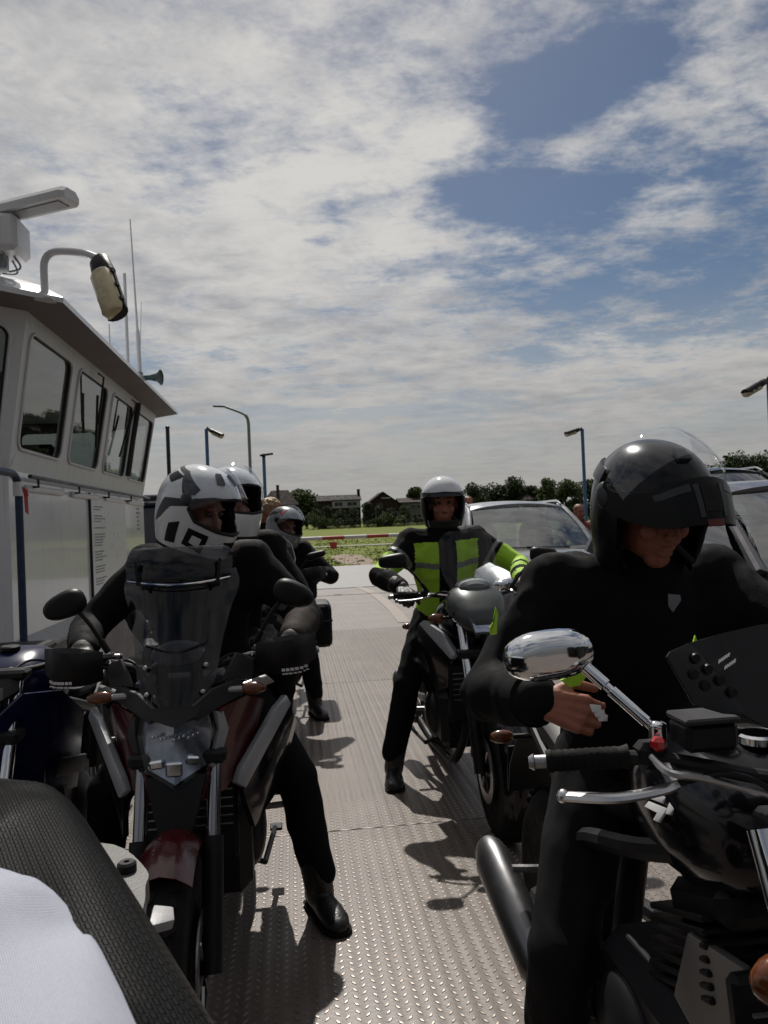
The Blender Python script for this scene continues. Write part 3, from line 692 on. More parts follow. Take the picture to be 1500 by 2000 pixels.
def deck_lamp(name, label, base, top, aim, group, post_r=.045, reach=.12, L=.5):
    t = thing(name, label, 'lamp', base, 0, group); b = V(base); p = V(top)-b; d = V(aim).normalized(); bm = NB()
    tube(bm, [(0, 0, 0), p], post_r, 10); box(bm, (0, 0, .01), (.2, .2, .02), .004); to_obj('post', bm, M_blue, t)
    bm = NB(); tube(bm, [p-V((0, 0, .05)), p+V((d.x*reach*.3, d.y*reach*.3, .03)), p+V((d.x, d.y, d.z))*reach], .03, 8); to_obj('bracket', bm, M_dsteel, t)
    lamp_head(t, p+d*reach, d, L); return t
q = at(403, 838, y=20); deck_lamp('deck_lamp', 'blue lamp post with cream flood light beyond the wheelhouse roof edge', (q.x, 20, 0), q, (.75, -.45, -.42), None, L=.42)
q = at(1137, 838, y=20); deck_lamp('deck_lamp', 'blue lamp post with cream flood light rising behind the black flip-up helmet', (q.x, 20, 0), q, (-.85, -.35, -.25), None, L=.5)
q = at(1502, 742, y=11.8); deck_lamp('deck_lamp', 'cream flood light on a blue post above the grey car', (q.x, 11.8, 0), q, (-.80, -.3, -.36), None, L=.55)
# flood light on the wheelhouse roof
t = thing('roof_lamp', 'dark and cream flood light hanging from a bent white tube on the wheelhouse roof', 'lamp', (-1.62, 5.2, 3.06)); o = V((-1.62, 5.2, 3.06))
def rp(px, py, y): return at(px, py, y=y)-o
bm = NB(); k = [rp(88, 585, 5.25), rp(84, 490, 5.25), rp(160, 492, 5.2), rp(192, 505, 5.12)]; tube(bm, bend(k, .12, 6), .024, 10)
box(bm, k[0]-V((0, 0, .0)), (.12, .12, .02), .004); to_obj('bent_tube', bm, M_whitem, t)
a, b = rp(190, 508, 5.12), rp(226, 614, 4.95); lamp_head(t, a, (b-a), (b-a).length, .078, roll=(.25, .9, .5))
# lamps on the bank
t = thing('street_lamp', 'tall grey street lamp with curved arm on the river bank', 'lamp', (at(485, 815, y=42).x, 42, -.05)); p = at(485, 815, y=42); o = V(t.location)
bm = NB(); e = at(440, 795, y=42); tube(bm, bend([V((0, 0, 0)), p-o, p-o+V((-.35, 0, .25)), e-o], .5, 6), [.085]*8+[.06]*(len(bend([V((0, 0, 0)), p-o, p-o+V((-.35, 0, .25)), e-o], .5, 6))-8), 8); to_obj('post', bm, M_grey, t)
bm = NB(); e2 = at(416, 794, y=42); sheet(bm, [[(e-o).lerp(e2-o, i/4)+V((0, dy, .03*cos(dy*9))) for dy in (-.11, -.05, 0, .05, .11)] for i in range(5)], .06); to_obj('lamp_head', bm, M_dsteel, t)
q = at(515, 890, y=23.4); t = thing('bank_lamp', 'slim blue post with flat dark lamp head near the ramp', 'lamp', (q.x, 23.4, -.06)); o = V(t.location)
bm = NB(); tube(bm, [(0, 0, -.02), q-o], .05, 8); to_obj('post', bm, M_blue, t); bm = NB(); a, b = at(508, 890, y=23.4)-o, at(533, 886, y=23.3)-o
box(bm, (a+b)/2, ((b-a).length, .22, .05), .012, MX.Rotation(-.12, 3, 'Y')); box(bm, q-o, (.1, .1, .12), .01); to_obj('lamp_head', bm, M_dsteel, t)
q = at(327, 835, y=13); t = thing('mast', 'slim dark navy mast standing behind the wheelhouse', 'mast', (q.x, 13, 0)); bm = NB(); tube(bm, [(0, 0, 0), q-V((q.x, 13, 0))], .032, 8); box(bm, (0, 0, .012), (.16, .16, .025), .003)
to_obj('pole', bm, M_navy, t); bm = NB(); ell(bm, q-V((q.x, 13, 0)), (.038, .038, .03)); to_obj('cap', bm, M_navy, t)
# ---------------------------------------------------------------- roof gear
t = thing('radar', 'white radar scanner bar on its pedestal on the wheelhouse roof', 'radar', (-2.45, 5.55, 3.18)); o = V(t.location)
a, b = at(-110, 445, y=5.4)-o, at(140, 384, y=5.0)-o; d = (b-a).normalized(); s = d.cross(V((0, 0, 1))).normalized(); u = s.cross(d)
bm = NB(); loft(bm, [[p+s*x*k+u*z*k for x, z in ((-.085, -.03), (-.09, .015), (-.05, .055), (.05, .055), (.09, .015), (.085, -.03))] for p, k in ((a, .8), (a+d*.02, 1), (b-d*.03, 1), (b, .8))]); to_obj('scanner_bar', bm, M_whitem, t)
bm = NB(); sheet(bm, [[a.lerp(b, f)+s*x-u*.034 for x in (-.05, .05)] for f in (.06, .94)], .006); to_obj('scanner_slot', bm, M_greyledge, t)
mid = a.lerp(b, .42); c = at(-20, 478, y=5.35)-o
bm = NB(); box(bm, (mid.x, mid.y, c.z), (.34, .30, .24), .03); tube(bm, [(mid.x, mid.y, c.z+.1), (mid.x, mid.y, mid.z)], .05); to_obj('pedestal', bm, M_whitem, t)
bm = NB(); tube(bm, [(mid.x, mid.y, 0), (mid.x, mid.y, c.z-.1)], .07, 12)
for i in range(7): a_ = 6.28*i/7; tube(bm, bend([(mid.x+.1*cos(a_), mid.y+.1*sin(a_), c.z-.11), (mid.x+.16*cos(a_), mid.y+.16*sin(a_), c.z-.2), (mid.x+.07*cos(a_+.6), mid.y+.07*sin(a_+.6), 0)], .05), .007, 5)
to_obj('cable_stem', bm, M_grey, t)
def antenna(name, label, pts, rads, m=M_whitem, y=8.0, foot=3.05):
    q = [at(a, b, y=y) for a, b in pts]; base = V((q[-1].x, y, foot)); t = thing(name, label, 'antenna', base, 0, None); bm = NB()
    path = [V((0, 0, 0))]+[p-base for p in q[::-1]]; tube(bm, path, [rads[0]]+rads, 8); to_obj('rod', bm, m, t)
    bm = NB(); tube(bm, [(0, 0, -.02), (0, 0, .12)], .035, 8); box(bm, (0, 0, .0), (.12, .12, .03), .004); to_obj('socket', bm, M_grey, t); return t
antenna('whip_antenna', 'tall thin whip antenna with thick lower tube beside the green horn', ((254, 428), (268, 640), (269, 650), (273, 728)), [.022, .022, .012, .006], y=8.6)
antenna('rod_antenna', 'stout white rod antenna next to the tallest whip', ((243, 534), (250, 712)), [.017, .016], y=8.2)
antenna('whip_antenna', 'short thin whip antenna on the wheelhouse roof below the flood light', ((213, 633), (215, 688)), [.008, .005], y=7.6)
antenna('whip_antenna', 'hair thin whip antenna just behind the tallest one', ((276, 590), (273, 720)), [.006, .003], y=9.6)
a, b = at(272, 738, y=8.5), at(314, 737, y=8.45); t = thing('horn', 'dark green trumpet horn on the roof edge', 'horn', (a.x, a.y, 3.04)); o = V(t.location); a -= o; b -= o; d = b-a
bm = NB(); prof = ((0, .022), (.1, .026), (.5, .03), (.8, .045), (.93, .065), (1, .085), (1.01, .08), (.95, .055)); fr = frames([a, b])[0]
loft(bm, [[a+d*f+(fr[1]*cos(x)+fr[2]*sin(x))*r for x in [2*pi*i/18 for i in range(18)]] for f, r in prof]); to_obj('trumpet', bm, M_horn, t)
bm = NB(); tube(bm, [(a.x, a.y, 0), (a.x, a.y, a.z)], .025); box(bm, (a.x, a.y, .0), (.1, .1, .03), .004); to_obj('bracket', bm, M_grey, t)
# ---------------------------------------------------------------- rail stanchion, lockers
t = thing('rail_loop', 'chipped blue tubular rail loop with red-white tape beside the wheelhouse', 'rail', (-1.72, 5.15, 0)); bm = NB()
tube(bm, bend([(0, 0, 0), (0, 0, 1.84), (0, -1.15, 1.84), (0, -1.15, 0)], .13, 7), .024, 12); rl = to_obj('rail', bm, M_chip, t)
bm = NB(); tube(bm, [(0, 0, .62), (0, .55, .62)], .014, 8); tube(bm, [(0, .55, 0), (0, .55, .63)], .014, 8); to_obj('low_rail', bm, M_navy, t)
bm = NB(); tube(bm, [(.002, -.02, 1.70), (.002, -.02, 1.79)], .029, 10); to_obj('tape', bm, M_whitem, rl); bm = NB()
panel(bm, [(.03, .0, 1.72), (.045, .03, 1.70), (.04, .05, 1.58), (.03, .02, 1.60)], .003); panel(bm, [(.03, -.03, 1.76), (.05, .01, 1.74), (.05, .03, 1.70), (.03, .0, 1.71)], .003); to_obj('tape', bm, mat('red_tape', (.42, .05, .04), .5), rl)
t = thing('deck_locker', 'low black steel locker standing against the wheelhouse plinth', 'locker', (-1.57, 4.05, 0)); bm = NB()
box(bm, (0, 0, .40), (.38, 1.1, .80), .02); to_obj('body', bm, M_black, t); bm = NB(); box(bm, (0, 0, .82), (.42, 1.14, .05), .015); to_obj('lid', bm, M_black, t)
t = thing('engine_casing', 'navy steel casing standing behind the wheelhouse', 'casing', (-2.6, 12.6, 0)); bm = NB(); box(bm, (0, 0, .9), (1.5, 2.6, 1.8), .04); to_obj('body', bm, M_navy, t)
bm = NB(); box(bm, (.1, 0, 1.83), (1.6, 2.7, .06), .02); box(bm, (.55, -.6, 1.92), (.3, .3, .12), .02); to_obj('lid', bm, M_navy, t)
# ---------------------------------------------------------------- barrier
M_bred = mat('barrier_red', (.36, .045, .03), .5, var=.15); M_bwhite = mat('barrier_white', (.55, .55, .54), .5, var=.08)
t = thing('barrier', 'red and white striped barrier pole across the end of the deck', 'barrier', (-.35, 16.5, 0)); bm = NB()
box(bm, (0, 0, .5), (.28, .34, 1.0), .02); box(bm, (0, 0, 1.02), (.34, .4, .08), .02); to_obj('barrier_post', bm, M_navy, t)
x = .05; i = 0; xe = 3.9
while x < xe:
    bm = NB(); tube(bm, [(x, -.22, 1.135), (min(xe, x+.47), -.22, 1.135)], .042, 10); to_obj('barrier_stripe', bm, M_bwhite if i % 2 else M_bred, t); x += .47; i += 1
bm = NB(); tube(bm, [(xe, -.22, 1.135), (xe+.1, -.22, 1.135)], .05, 10); ell(bm, (xe+.05, -.22, 1.2), (.05, .05, .05)); to_obj('barrier_tip', bm, M_bwhite, t)
bm = NB(); tube(bm, [(xe, -.22, 0), (xe, -.22, 1.1)], .035, 8); to_obj('rest_post', bm, M_navy, t)
bm = NB(); tube(bm, [(1.22, -.22, 1.10), (1.22, -.22, 1.03)], .006, 5); panel(bm, [(1.13, -.22, 1.04), (1.31, -.22, 1.04), (1.28, -.22, .90), (1.16, -.22, .90)], .012, .003); to_obj('red_flag', bm, mat('signal_red', (.45, .06, .03), .6), t)
# ================================================================ people
M_skin = mat('skin', (.19, .085, .058), .55, var=.12, vscale=20, bump=.08, bscale=120)
M_skinr = mat('ruddy_skin', (.27, .095, .060), .55, var=.15, vscale=25, bump=.12, bscale=120)
M_eyew = mat('eye_white', (.05, .045, .04), .4)
M_lip = mat('lip', (.30, .10, .08), .5)
M_jblack = mat('black_textile', (.006, .006, .007), .85, var=.35, vscale=14, bump=.18, bscale=420, spec=.10)
M_jbrown = mat('brown_black_textile', (.030, .024, .022), .8, var=.35, vscale=10, bump=.35, bscale=220, spec=.1)
M_jeans = mat('dark_trouser_cloth', (.007, .007, .008), .85, var=.35, vscale=18, bump=.18, bscale=420, spec=.10)
M_hivis = mat('hi_vis_fabric', (.33, .56, .03), .7, var=.1, vscale=9, bump=.2, bscale=260)
M_band = mat('grey_reflective_band', (.16, .17, .17), .4, var=.1)
M_leather = mat('boot_leather', (.010, .010, .010), .38, var=.3, vscale=14, bump=.2, bscale=90)
M_glove = mat('glove_leather', (.022, .020, .020), .6, var=.35, vscale=25, bump=.2)
M_blond = mat('blond_hair', (.34, .22, .12), .6, var=.45, vscale=30, bump=.5, bscale=60)
M_hwhite = mat('helmet_white', (.62, .63, .65), .12, var=.03, coat=.6)
M_hsilver = mat('helmet_silver_grey', (.26, .27, .28), .28, .4, var=.08, coat=.4)
M_hblack = mat('helmet_black', (.005, .005, .006), .32, var=.2, spec=.2)
M_hgrey = mat('helmet_graphic_grey', (.035, .037, .043), .35, var=.1, spec=.3)
M_hred = mat('helmet_graphic_red', (.5, .03, .04), .3, coat=.3)
M_lining = mat('helmet_lining', (.006, .006, .006), .9)
M_visor = glass('clear_visor', (.95, .96, .97), 1.55)
M_visors = glass('smoked_visor', (.35, .36, .38), 1.6)

def ik(a, b, l1, l2, hint):
    a, b = V(a), V(b); d = b-a; L = min(d.length, (l1+l2)*.998); d.normalize(); x = (l1*l1-l2*l2+L*L)/(2*L); h = sqrt(max(0, l1*l1-x*x))
    hv = V(hint); hv = (hv-d*hv.dot(d)).normalized(); return a+d*x+hv*h, a+d*L
def hand_caps(bm, wrist, fwd, palm, side, curl=(50, 60, 45), sc=1.0, spread=.004, thumb=35):
    """five-fingered hand: fwd along the metacarpals, palm = palm normal, side=+1 when the thumb is on +cross"""
    f, p = V(fwd).normalized(), V(palm).normalized(); p = (p-f*p.dot(f)).normalized(); c = f.cross(p)*side; w = V(wrist)
    L = .095*sc
    for k in range(4):
        o = (k-1.5)*-.0195*sc; b = w+f*L*(1-.04*abs(k-1))+c*o
        cap_(bm, w+f*.012+c*o*.6, .0165*sc, b, .0125*sc, 8)
        d = f.copy(); q = b; lens = [(.042, .026, .022), (.046, .030, .023), (.042, .027, .022), (.033, .021, .020)][k]; r = .0094*sc
        for s, (l, cu) in enumerate(zip(lens, curl)):
            a = R(cu); ax = d.cross(p) if s == 0 else ax
            d = MX.Rotation(a, 3, ax) @ d if ax.length > 0 else d
            n = q+d*l*sc; cap_(bm, q, r, n, r*.9, 8); q = n; r *= .93
    tb = w+f*.028*sc+c*.026*sc; d1 = (f*.75+c*.75+p*.35).normalized(); t1 = tb+d1*.042*sc
    cap_(bm, w+f*.015+c*.012*sc, .016*sc, t1, .0125*sc, 8)
    d2 = (f*cos(R(thumb))+p*sin(R(thumb))*1.0+c*.1).normalized(); t2 = t1+d2*.032*sc; cap_(bm, t1, .0115*sc, t2, .0105*sc, 8); cap_(bm, t2, .0105*sc, t2+(d2+p*.4).normalized()*.024*sc, .009*sc, 8)
def ellring(c, right, fw, rx, ry, n=18): return [c+right*rx*cos(2*pi*i/n)+fw*ry*sin(2*pi*i/n) for i in range(n)]
def hrot(yaw, pitch=0, roll=0):
    """head orientation: faces -Y, yaw>0 turns to +X, pitch>0 looks down"""
    return MX.Rotation(yaw, 3, 'Z') @ MX.Rotation(roll, 3, 'Y') @ MX.Rotation(pitch, 3, 'X')

def head_prims(bm, h, rot):
    P = lambda x, y, z: h+rot @ V((x, y, z)); e = lambda c, r: ell(bm, P(*c), r, rot, 14, 10)
    e((0, .012, .03), (.076, .095, .092)); e((0, -.02, -.045), (.060, .070, .075)); e((0, -.055, -.10), (.032, .028, .024))
    cap_(bm, P(0, -.085, .005), .010, P(0, -.108, -.035), .0145, 8)
    for s in (-1, 1):
        e((s*.078, .01, -.01), (.010, .020, .032)); e((s*.030, -.078, .026), (.024, .014, .008)); e((s*.040, -.066, -.030), (.022, .020, .022)); cap_(bm, P(s*.011, -.096, -.038), .0085, None, None, 8)
    e((0, -.086, -.066), (.024, .010, .0055)); e((0, -.084, -.080), (.021, .010, .0065))

def person(name, label, J, jm, tm, bootm=None, glovem=None, cat='person', group=None, collar=True, jfn=None, jmats=None, seed=0, detail=.008, bare=False, bulk=1.0, shoulder=.185, skin=None, grip=True, wr=.006, jvox=.010, hand_over={}):
    """J: hip, chest, neck, head (V), yaw of shoulders, hl/hr hands, fl/fr feet (ankle), toe directions, optional elbow/knee hints. l/r are image left/right (-X / +X)"""
    base = V((J['hip'].x, J['hip'].y, 0)); t = thing(name, label, cat, base, 0, group)
    g = {k: (v-base if isinstance(v, V) else v) for k, v in J.items() if k not in ('tl', 'tr', 'el', 'er', 'kl', 'kr', 'fdl', 'fdr', 'pl', 'pr')}
    hip, chest, neck, head = g['hip'], g['chest'], g['neck'], g['head']; yw = J.get('yaw', 0)
    right = V((cos(yw), sin(yw), 0)); up = (neck-hip).normalized(); fw = up.cross(right).normalized()   # fw: back direction +Y-ish
    if fw.y < 0: fw = -fw
    sk = skin or M_skin; rot = J['rot']
    sh = {'l': chest-right*shoulder+up*.10, 'r': chest+right*shoulder+up*.10}
    hj = {'l': hip-right*.095-up*.02, 'r': hip+right*.095-up*.02}
    lim = {}
    for s, sg in (('l', -1), ('r', 1)):
        el, wrist = ik(sh[s], g['h'+s], .30, .265, J.get('e'+s, V((sg*.8, .35, -.6))))
        kn, ank = ik(hj[s], g['f'+s], .45, .44, J.get('k'+s, V((sg*.35, -1, .25))))
        lim[s] = (el, wrist, kn, ank)
    waist = hip.lerp(chest, .42)
    def torso(bm, k, e=0.0):
        rows = [(hip-up*.07, .145, .10), (hip, .165, .122), (waist, .148, .112), (chest-up*.04, .172, .128), (chest+up*.07, .178, .115), (chest+up*.125, .135, .085), (neck, .062, .062)]
        rows = interp([(*c, a, b) for c, a, b in rows], 3); loft(bm, [ellring(V(r[:3]), right, fw, r[3]*k+e, r[4]*k+e) for r in rows])
    # ---- body: one continuous skin
    bm = NB(); torso(bm, .88); cap_(bm, neck-up*.03, .058, head-rot @ V((0, -.005, .05)), .054); head_prims(bm, head, rot)
    for s, sg in (('l', -1), ('r', 1)):
        el, wr_, kn, ank = lim[s]
        cap_(bm, sh[s], .058, el, .042); cap_(bm, el, .042, wr_, .027); cap_(bm, hj[s], .082, kn, .054); cap_(bm, kn, .052, ank, .036)
        hd = J.get('fd'+s, (wr_-el).normalized()*.55+V((0, 0, -.3))); pm = J.get('p'+s, V((0, .2, -1)))
        hand_caps(bm, wr_, hd, pm, -sg if 'flip'+s not in J else sg, sc=.98, **hand_over.get(s, {}))
        toe = V(J.get('t'+s, (sg*.3, -1, 0))).normalized(); cap_(bm, ank-V((0, 0, .05)), .034, ank+toe*.13-V((0, 0, .055)), .026)
    body = organic('body', bm, detail if not bare else .0042, sk, t, smooth=3 if not bare else 2)
    for s in (-1, 1):
        bm = NB(); ell(bm, head+rot @ V((s*.030, -.078, .008)), (.013, .012, .009), rot, 10, 8); eo = to_obj('eye', bm, M_eyew, t)
        bm = NB(); ell(bm, head+rot @ V((s*.030, -.0885, .008)), (.005, .003, .005), rot, 8, 6); to_obj('pupil', bm, M_lining, eo)
    # ---- clothing
    bm = NB(); torso(bm, 1.0, .020*bulk)
    if collar:
        c0, c1 = neck-up*.05, neck+up*.03; loft(bm, [ellring(c, right, fw, a, b) for c, a, b in ((c0-up*.04, .10, .09), (c0, .092, .088), (c1, .080, .080), (c1+up*.004, .05, .05))])
    for s, sg in (('l', -1), ('r', 1)):
        el, wr_, kn, ank = lim[s]; m1 = sh[s].lerp(el, .5); m2 = el.lerp(wr_, .45)
        cap_(bm, chest+up*.06, .10*bulk, sh[s], .088*bulk); cap_(bm, chest-up*.06+(sh[s]-chest)*.4, .10*bulk, sh[s].lerp(el, .35), .072*bulk); ell(bm, sh[s]-up*.01, (.083*bulk, .083*bulk, .08*bulk)); cap_(bm, sh[s], .078*bulk, m1, .070*bulk); cap_(bm, m1, .070*bulk, el, .062*bulk); cap_(bm, el, .063*bulk, m2, .060*bulk); cap_(bm, m2, .060*bulk, wr_-(wr_-el).normalized()*.02, .046*bulk)
    jo = organic('jacket', bm, jvox, jmats or jm, t, smooth=7, wrinkle=wr, matfn=(lambda c: jfn(c, dict(hip=hip, chest=chest, neck=neck, right=right, up=up, fw=fw, sh=sh, lim=lim))) if jfn else None, seed=seed)
    bm = NB(); loft(bm, [ellring(c, right, fw, a, b) for c, a, b in ((hip-up*.10, .11, .10), (hip-up*.04, .168, .135), (hip+up*.05, .166, .13), (hip+up*.09, .15, .115))])
    for s, sg in (('l', -1), ('r', 1)):
        el, wr_, kn, ank = lim[s]; m1 = hj[s].lerp(kn, .5)
        cap_(bm, hj[s], .102, m1, .092); cap_(bm, m1, .092, kn, .076); ell(bm, kn, (.079, .079, .082)); cap_(bm, kn, .076, kn.lerp(ank, .4), .073); cap_(bm, kn.lerp(ank, .4), .073, ank+V((0, 0, .06)), .066)
    organic('trousers', bm, .011, tm, t, smooth=4, wrinkle=wr, wscale=7, seed=seed+5)
    for s, sg in (('l', -1), ('r', 1)):
        el, wr_, kn, ank = lim[s]; toe = V(J.get('t'+s, (sg*.3, -1, 0))).normalized(); toe.z = 0; toe.normalize(); sd_ = V((-toe.y, toe.x, 0)); z0 = max(.0, ank.z-.095)
        bm = NB(); F = lambda a, b, z: V((ank.x, ank.y, 0))+toe*a+sd_*b+V((0, 0, z0+z))
        rows = [(-.085, .028, .06), (-.075, .038, .085), (-.03, .043, .10), (.04, .044, .092), (.10, .050, .078), (.155, .049, .066), (.19, .036, .052), (.205, .016, .035)]
        loft(bm, [[F(a, w*cos(x), max(.006, h*.5+h*.5*sin(x))) for x in [2*pi*i/14 for i in range(14)]] for a, w, h in rows])
        cap_(bm, ank+V((0, 0, -.03)), .054, ank+(kn-ank).normalized()*.16, .058)
        bo = organic('boot', bm, .007, bootm or M_leather, t, smooth=3, wrinkle=.0015, seed=seed)
        bm = NB(); loft(bm, [[F(a*1.03, (w+.006)*cos(x), .004+.012*(sin(x) > 0)) for x in [2*pi*i/14 for i in range(14)]] for a, w, h in rows]); to_obj('sole', bm, M_rubber, bo)
        if glovem:
            bm = NB(); hd = J.get('fd'+s, (wr_-el).normalized()*.55+V((0, 0, -.3))); pm = J.get('p'+s, V((0, .2, -1)))
            hand_caps(bm, wr_, hd, pm, -sg if 'flip'+s not in J else sg, sc=1.12, **hand_over.get(s, {})); cap_(bm, wr_+(el-wr_).normalized()*.07, .050, wr_, .036)
            organic('glove', bm, .0055, glovem, t, smooth=2, wrinkle=.0015, wscale=25, seed=seed)
    t['_'] = 0; del t['_']
    return t, dict(body=body, jacket=jo, base=base, head=head, rot=rot, lim=lim, sh=sh, right=right, up=up, fw=fw, chest=chest, hip=hip)

# ---------------------------------------------------------------- helmets
def hsurf(u, t, k=1.0, chin=1.0, jet=False):
    """u: azimuth from the front (deg, + to +X), t: polar from the crown (deg, 0..140)"""
    a, b = R(u), R(min(t, 90))
    if t <= 90: rh, z = sin(b)**.92, cos(b)*.138
    else:
        f = (t-90)/50; rh, z = 1-.20*f*f, -.150*f
    front = max(0, cos(a)); bl = max(0, min(1, (t-78)/40)); bl = bl*bl*(3-2*bl)
    x = sin(a)*rh*.124*(1-.10*bl*front); y = -cos(a)*rh*(.150 if cos(a) > 0 else .156)
    if not jet: y -= .020*chin*bl*front**1.5
    if cos(a) < 0: y -= -.006*bl*(-cos(a)) if False else 0
    return V((x, y+.008, z+.012))*k
def hpatch(bm, u0, u1, t0, t1, k=1.0, nu=20, nt=12, th=.004, jet=False, pivot=None, rotx=0, chin=1.0, taper=0, tf=None):
    rows = []
    for i in range(nt+1):
        f = i/nt; row = []
        for j in range(nu+1):
            g = j/nu; uu = (u0+(u1-u0)*g)*(1-taper*f); p = hsurf(uu, t0+(t1-t0)*f, k, chin, jet)
            if tf: p = tf(p, uu, t0+(t1-t0)*f)
            if pivot: p = MX.Rotation(rotx, 3, 'X') @ (p-V(pivot))+V(pivot)
            row.append(p)
        rows.append(row)
    return sheet(bm, rows, th)
def hdecal(bm, poly, k=1.008, jet=False, chin=1.0):
    """flat print following the shell: polygon in (u, t)"""
    t = bmesh.new(); t.faces.new([t.verts.new((a, b, 0)) for a, b in poly]); bmesh.ops.triangulate(t, faces=t.faces[:])
    for _ in range(4):
        es = [e for e in t.edges if e.calc_length() > 7]
        if es: bmesh.ops.subdivide_edges(t, edges=es, cuts=1); bmesh.ops.triangulate(t, faces=[f for f in t.faces if len(f.verts) > 3])
    for v in t.verts: v.co = hsurf(v.co.x, v.co.y, k, chin, jet)
    return merge(bm, t)
def shell(bm, opening, nu=96, nt=64, tmax=140, k=1.0, jet=False, chin=1.0, inner=True):
    """opening(u,t)->True where there is no shell"""
    for sc in ((k, .90) if inner else (k,)):
        g = [[hsurf(-180+360*j/nu, max(.5, tmax*i/nt), sc, chin, jet) for j in range(nu)] for i in range(nt+1)]; vv = [[None]*nu for _ in range(nt+1)]
        def vt(i, j):
            j %= nu
            if vv[i][j] is None: vv[i][j] = bm.verts.new(g[i][j])
            return vv[i][j]
        for i in range(nt):
            for j in range(nu):
                if opening(-180+360*(j+.5)/nu, tmax*(i+.5)/nt): continue
                f = bm.faces.new((vt(i, j), vt(i, j+1), vt(i+1, j+1), vt(i+1, j))); f.material_index = 0 if sc == k else 1
def rim(bm, pts, r=.006, k=.985, jet=False, chin=1.0):
    path = [hsurf(u, t, k, chin, jet) for u, t in pts]; path.append(path[0]); tube(bm, path, r, 7)
def seg(a, b, n): return [(a[0]+(b[0]-a[0])*i/n, a[1]+(b[1]-a[1])*i/n) for i in range(n)]
def loop(pts, n=8):
    out = []
    for a, b in zip(pts, pts[1:]+pts[:1]): out += seg(a, b, n)
    return out
def inpoly(pts):
    def f(u, t):
        c = False; j = len(pts)-1
        for i in range(len(pts)):
            (x1, y1), (x2, y2) = pts[i], pts[j]
            if (y1 > t) != (y2 > t) and u < (x2-x1)*(t-y1)/(y2-y1)+x1: c = not c
            j = i
        return c
    return f
def helmet_full(parent, info, main, style):
    """full-face shell with a raised visor"""
    h = bpy.data.objects.new('helmet', None)
    eye = [(-66, 74), (-40, 66), (0, 63), (40, 66), (66, 74), (70, 88), (60, 100), (30, 106), (0, 108), (-30, 106), (-60, 100), (-70, 88)]
    bm = NB(); shell(bm, inpoly(eye)); me = to_obj('helmet', bm, [main, M_lining], parent, smooth=60)
    me.location = info['head']+info['rot'] @ V((0, -.014, .005)); me.rotation_euler = info['rot'].to_euler(); me.scale = (1.05, 1.05, 1.05)
    bm = NB(); rim(bm, loop(eye, 4)); rim(bm, [(u, 140) for u in range(-180, 180, 10)], .008, .97); to_obj('rim', bm, M_lining, me)
    bm = NB(); hpatch(bm, -72, 72, 52, 104, 1.03, 24, 10, .003, pivot=(0, .02, .02), rotx=R(-38)); to_obj('visor', bm, M_visor, me)
    for s in (-1, 1):
        bm = NB(); c = hsurf(s*76, 76, 1.0); ell(bm, c, (.010, .022, .022)); to_obj('visor_pivot', bm, M_hgrey if style != 'silver' else M_black, me)
    if style == 'graphic':
        for s in (-1, 1):
            m = lambda q: [(s*a, b) for a, b in q][::s]
            bm = NB(); hdecal(bm, m([(60, 58), (98, 34), (150, 30), (150, 36), (102, 42), (76, 60), (84, 70), (66, 68)])); hdecal(bm, m([(70, 74), (110, 84), (128, 116), (112, 108), (96, 92), (70, 84)])); to_obj('graphic', bm, M_hgrey, me, smooth=0)
            bm = NB(); hdecal(bm, m([(96, 46), (128, 42), (134, 56), (112, 62)])); to_obj('graphic', bm, M_hblack, me, smooth=0)
            bm = NB(); hdecal(bm, m([(40, 112), (66, 108), (72, 128), (44, 134)])); hdecal(bm, m([(78, 104), (94, 110), (100, 132), (82, 130)])); to_obj('graphic', bm, M_hblack, me, smooth=0)
            bm = NB(); hdecal(bm, m([(48, 117), (60, 115), (63, 124), (50, 128)]), 1.013); to_obj('graphic', bm, M_hwhite, me, smooth=0)
        bm = NB(); hdecal(bm, [(-16, 116), (16, 116), (12, 124), (-12, 124)]); to_obj('vent', bm, M_hblack, me, smooth=0)
        for s in (-1, 1):
            bm = NB(); hpatch(bm, s*18, s*34, 26, 44, 1.03, 6, 6, .008); to_obj('vent', bm, M_hgrey, me)
    elif style == 'silver':
        for s in (-1, 1):
            m = lambda q: [(s*a, b) for a, b in q][::s]
            bm = NB(); hdecal(bm, m([(40, 30), (80, 20), (130, 40), (140, 80), (100, 60), (60, 50)])); to_obj('graphic', bm, M_hblack, me, smooth=0)
            bm = NB(); hdecal(bm, m([(52, 40), (64, 38), (70, 58), (58, 60)]), 1.012); to_obj('graphic', bm, M_hred, me, smooth=0)
    return me
